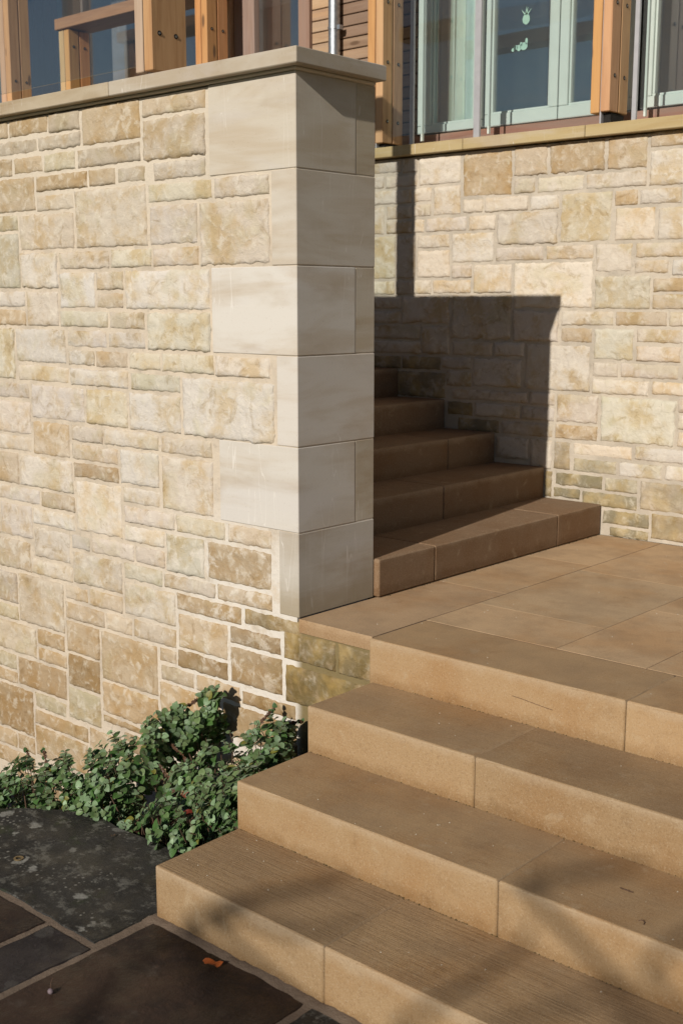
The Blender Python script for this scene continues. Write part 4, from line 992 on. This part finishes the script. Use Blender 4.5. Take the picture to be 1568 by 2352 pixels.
# berry with stalk
mb = MB(); n = 10
for i in range(1, 6):
    pass
rings = [(math.sin(math.pi * i / 7) * .0075, -math.cos(math.pi * i / 7) * .0075) for i in range(8)]
vs = []; fs = []
for r_, z_ in rings:
    for k in range(n): vs.append((r_ * math.cos(2 * math.pi * k / n) * 1.1, r_ * math.sin(2 * math.pi * k / n), z_ + .0075))
for i in range(7):
    for k in range(n): fs.append((i * n + k, i * n + (k + 1) % n, (i + 1) * n + (k + 1) % n, (i + 1) * n + k))
M_berry = m_plain('dusty berry', (.16, .12, .13), .6)
be = tag(empty('fallen_berry', (.479, -1.417, -.604)), 'small dusty purple berry with its stalk on the brown flag', 'berry')
link('fruit', mesh('fruit', vs, fs, M_berry, True), be, be.location)
mb = MB(); mb.tube([(.479, -1.417, -.592), (.470, -1.409, -.580), (.466, -1.400, -.572)], .0009, 5); link('stalk', mb.mesh('stalk', M_stem, True), be)
# washer
mb = MB(); n = 28
for k in range(n):
    a, b = 2 * math.pi * k / n, 2 * math.pi * (k + 1) / n; ro, ri, h = .0155, .0095, .003
    q = lambda r_, t_, z_: (r_ * math.cos(t_), r_ * math.sin(t_), z_)
    mb.add([q(ro, a, 0), q(ro, b, 0), q(ro, b, h), q(ro, a, h), q(ri, a, h), q(ri, b, h), q(ri, b, 0), q(ri, a, 0)], [(0, 1, 2, 3), (3, 2, 5, 4), (4, 5, 6, 7)])
tag(link('metal_ring', mb.mesh('metal_ring', M_brass), None, (-.219, -1.05, -.604)), 'flat brass coloured ring lying on the lichened dark flag', 'ring')
# twigs and one riser crack
def twig(label, pts, r_=.0012):
    mb = MB(); c = Vector(pts[0]); mb.tube([Vector(p) - c for p in pts], r_, 5); tag(link('twig_or_crack', mb.mesh('twig_or_crack', M_stem, True), None, c), label, 'twig')
twig('tiny curled dark twig on the second tread, the one farther from the edge', [(1.560, -.500, -.298), (1.570, -.506, -.296), (1.580, -.500, -.298), (1.588, -.506, -.296), (1.594, -.500, -.298)], .0016)
twig('hooked dark twig on the second tread, nearer the front edge', [(1.668, -.612, -.298), (1.676, -.607, -.297), (1.684, -.612, -.298), (1.686, -.622, -.298)], .0013)
twig('hair thin dark crack across the face of the landing step', [(.926, -.0285, -.071), (.955, -.0295, -.072), (.99, -.0285, -.076), (1.03, -.0285, -.080), (1.069, -.0285, -.083)], .0008)  # crack in the riser, drawn as a thin dark tube
# grit on landing and treads
r3 = random.Random(4); mb = MB()
for i in range(260):
    if r3.random() < .6: x, y, z = r3.uniform(.03, 1.9), r3.uniform(.0, 2.08), 0
    else: x, y, z = r3.uniform(.4, 2.2), *r3.choice(((r3.uniform(-.34, -.04), -.1495), (r3.uniform(-.66, -.36), -.30), (r3.uniform(-.98, -.68), -.45)))
    s_ = r3.uniform(.0010, .0028); c = Vector((x, y, z))
    mb.add([c + Vector((s_, 0, 0)), c + Vector((-s_ * .5, s_, 0)), c + Vector((-s_ * .6, -s_, 0)), c + Vector((0, 0, s_))], [(0, 1, 3), (1, 2, 3), (2, 0, 3)])
M_grit = m_plain('pale grit', (.36, .31, .24), .8)
tag(link('grit', mb.mesh('grit', M_grit, fix=False)), 'scattered pale grit on the landing and treads', 'grit', kind='stuff')
# leaf litter under the shrubs
mb = MB(); tl = []
for i in range(420):
    x = r3.uniform(-.9, .34); t_ = r3.random() ** 1.6
    front = -.675 if x > -.35 else (-.70 + (x + .35) * .70)
    y = front + .30 * t_; z = -.632 - .12 * t_; s_ = r3.uniform(.008, .02)
    _, lv, lf_ = LEAVES[r3.randrange(4)]
    B = leaf_basis(Vector((r3.uniform(-1, 1), r3.uniform(-1, 1), r3.uniform(-.2, .2))), Vector((r3.uniform(-.4, .4), r3.uniform(-.4, .4), 1)))
    mb.add([B @ (Vector(v) * s_) + Vector((x, y, z + r3.uniform(0, .025))) for v in lv], lf_)
    c = r3.choice(((.05, .02, .012), (.03, .017, .012), (.09, .03, .018))); tl += [c] * len(lv)
me = mb.mesh('leaf_litter', M_dead, fix=False)
ca = me.color_attributes.new('tint', 'FLOAT_COLOR', 'POINT'); ca.data.foreach_set('color', [c for q in tl for c in (*q, 1.0)])
o = link('leaf_litter', me); o.color = (1, 1, 1, 1); tag(o, 'dark dry leaf litter under the shrubs', 'leaf litter', kind='stuff')

# ------------------------------------------------------------------ bare tree that throws the soft branch shadows on the lower steps
tree = tag(empty('bare_tree', (5.9, -11.8, -.7)), 'bare winter tree standing behind the viewer towards the sun', 'tree')
TD = 8.6
def up_sun(p, d=TD): return Vector(p) + SUN * d
mb = MB(); mb.tube([(5.9, -11.8, -.8), (5.8, -11.6, 1.0), (5.5, -11.3, 2.6), (5.3, -11.1, 4.4)], [.16, .13, .10, .05], 10)
link('trunk', mb.mesh('trunk', M_bark, True), tree)
BR_ = [([(.55, -1.30, -.45), (.68, -1.02, -.45), (.76, -.86, -.45), (.83, -.70, -.45)], .020),
       ([(.62, -1.16, -.45), (.74, -1.05, -.45), (.90, -1.02, -.45), (1.02, -.86, -.45)], .014),
       ([(1.30, -1.25, -.45), (1.38, -.98, -.45), (1.39, -.80, -.45), (1.41, -.62, -.40)], .013),
       ([(1.36, -.62, -.3), (1.44, -.50, -.3), (1.55, -.36, -.3)], .014),
       ([(1.50, -1.10, -.45), (1.56, -.92, -.45), (1.70, -.75, -.38)], .011),
       ([(1.75, -.85, -.30), (1.78, -.60, -.30), (1.90, -.40, -.28)], .013),
       ([(.62, -1.5, -.6), (.60, -1.35, -.6), (.52, -1.2, -.6), (.50, -1.1, -.6)], .02)]
for pts, r_ in BR_:
    P = [up_sun(p) for p in pts]
    mb = MB(); mb.tube([Vector((5.35, -11.15, 3.9)), P[0].lerp(Vector((5.35, -11.15, 3.9)), .45) + Vector((0, 0, -.25))] + P, [.035, .022] + [r_ * 1.1 * (1 - .5 * k / len(P)) for k in range(len(P))], 7)
    link('branch', mb.mesh('branch', M_bark, True), tree)
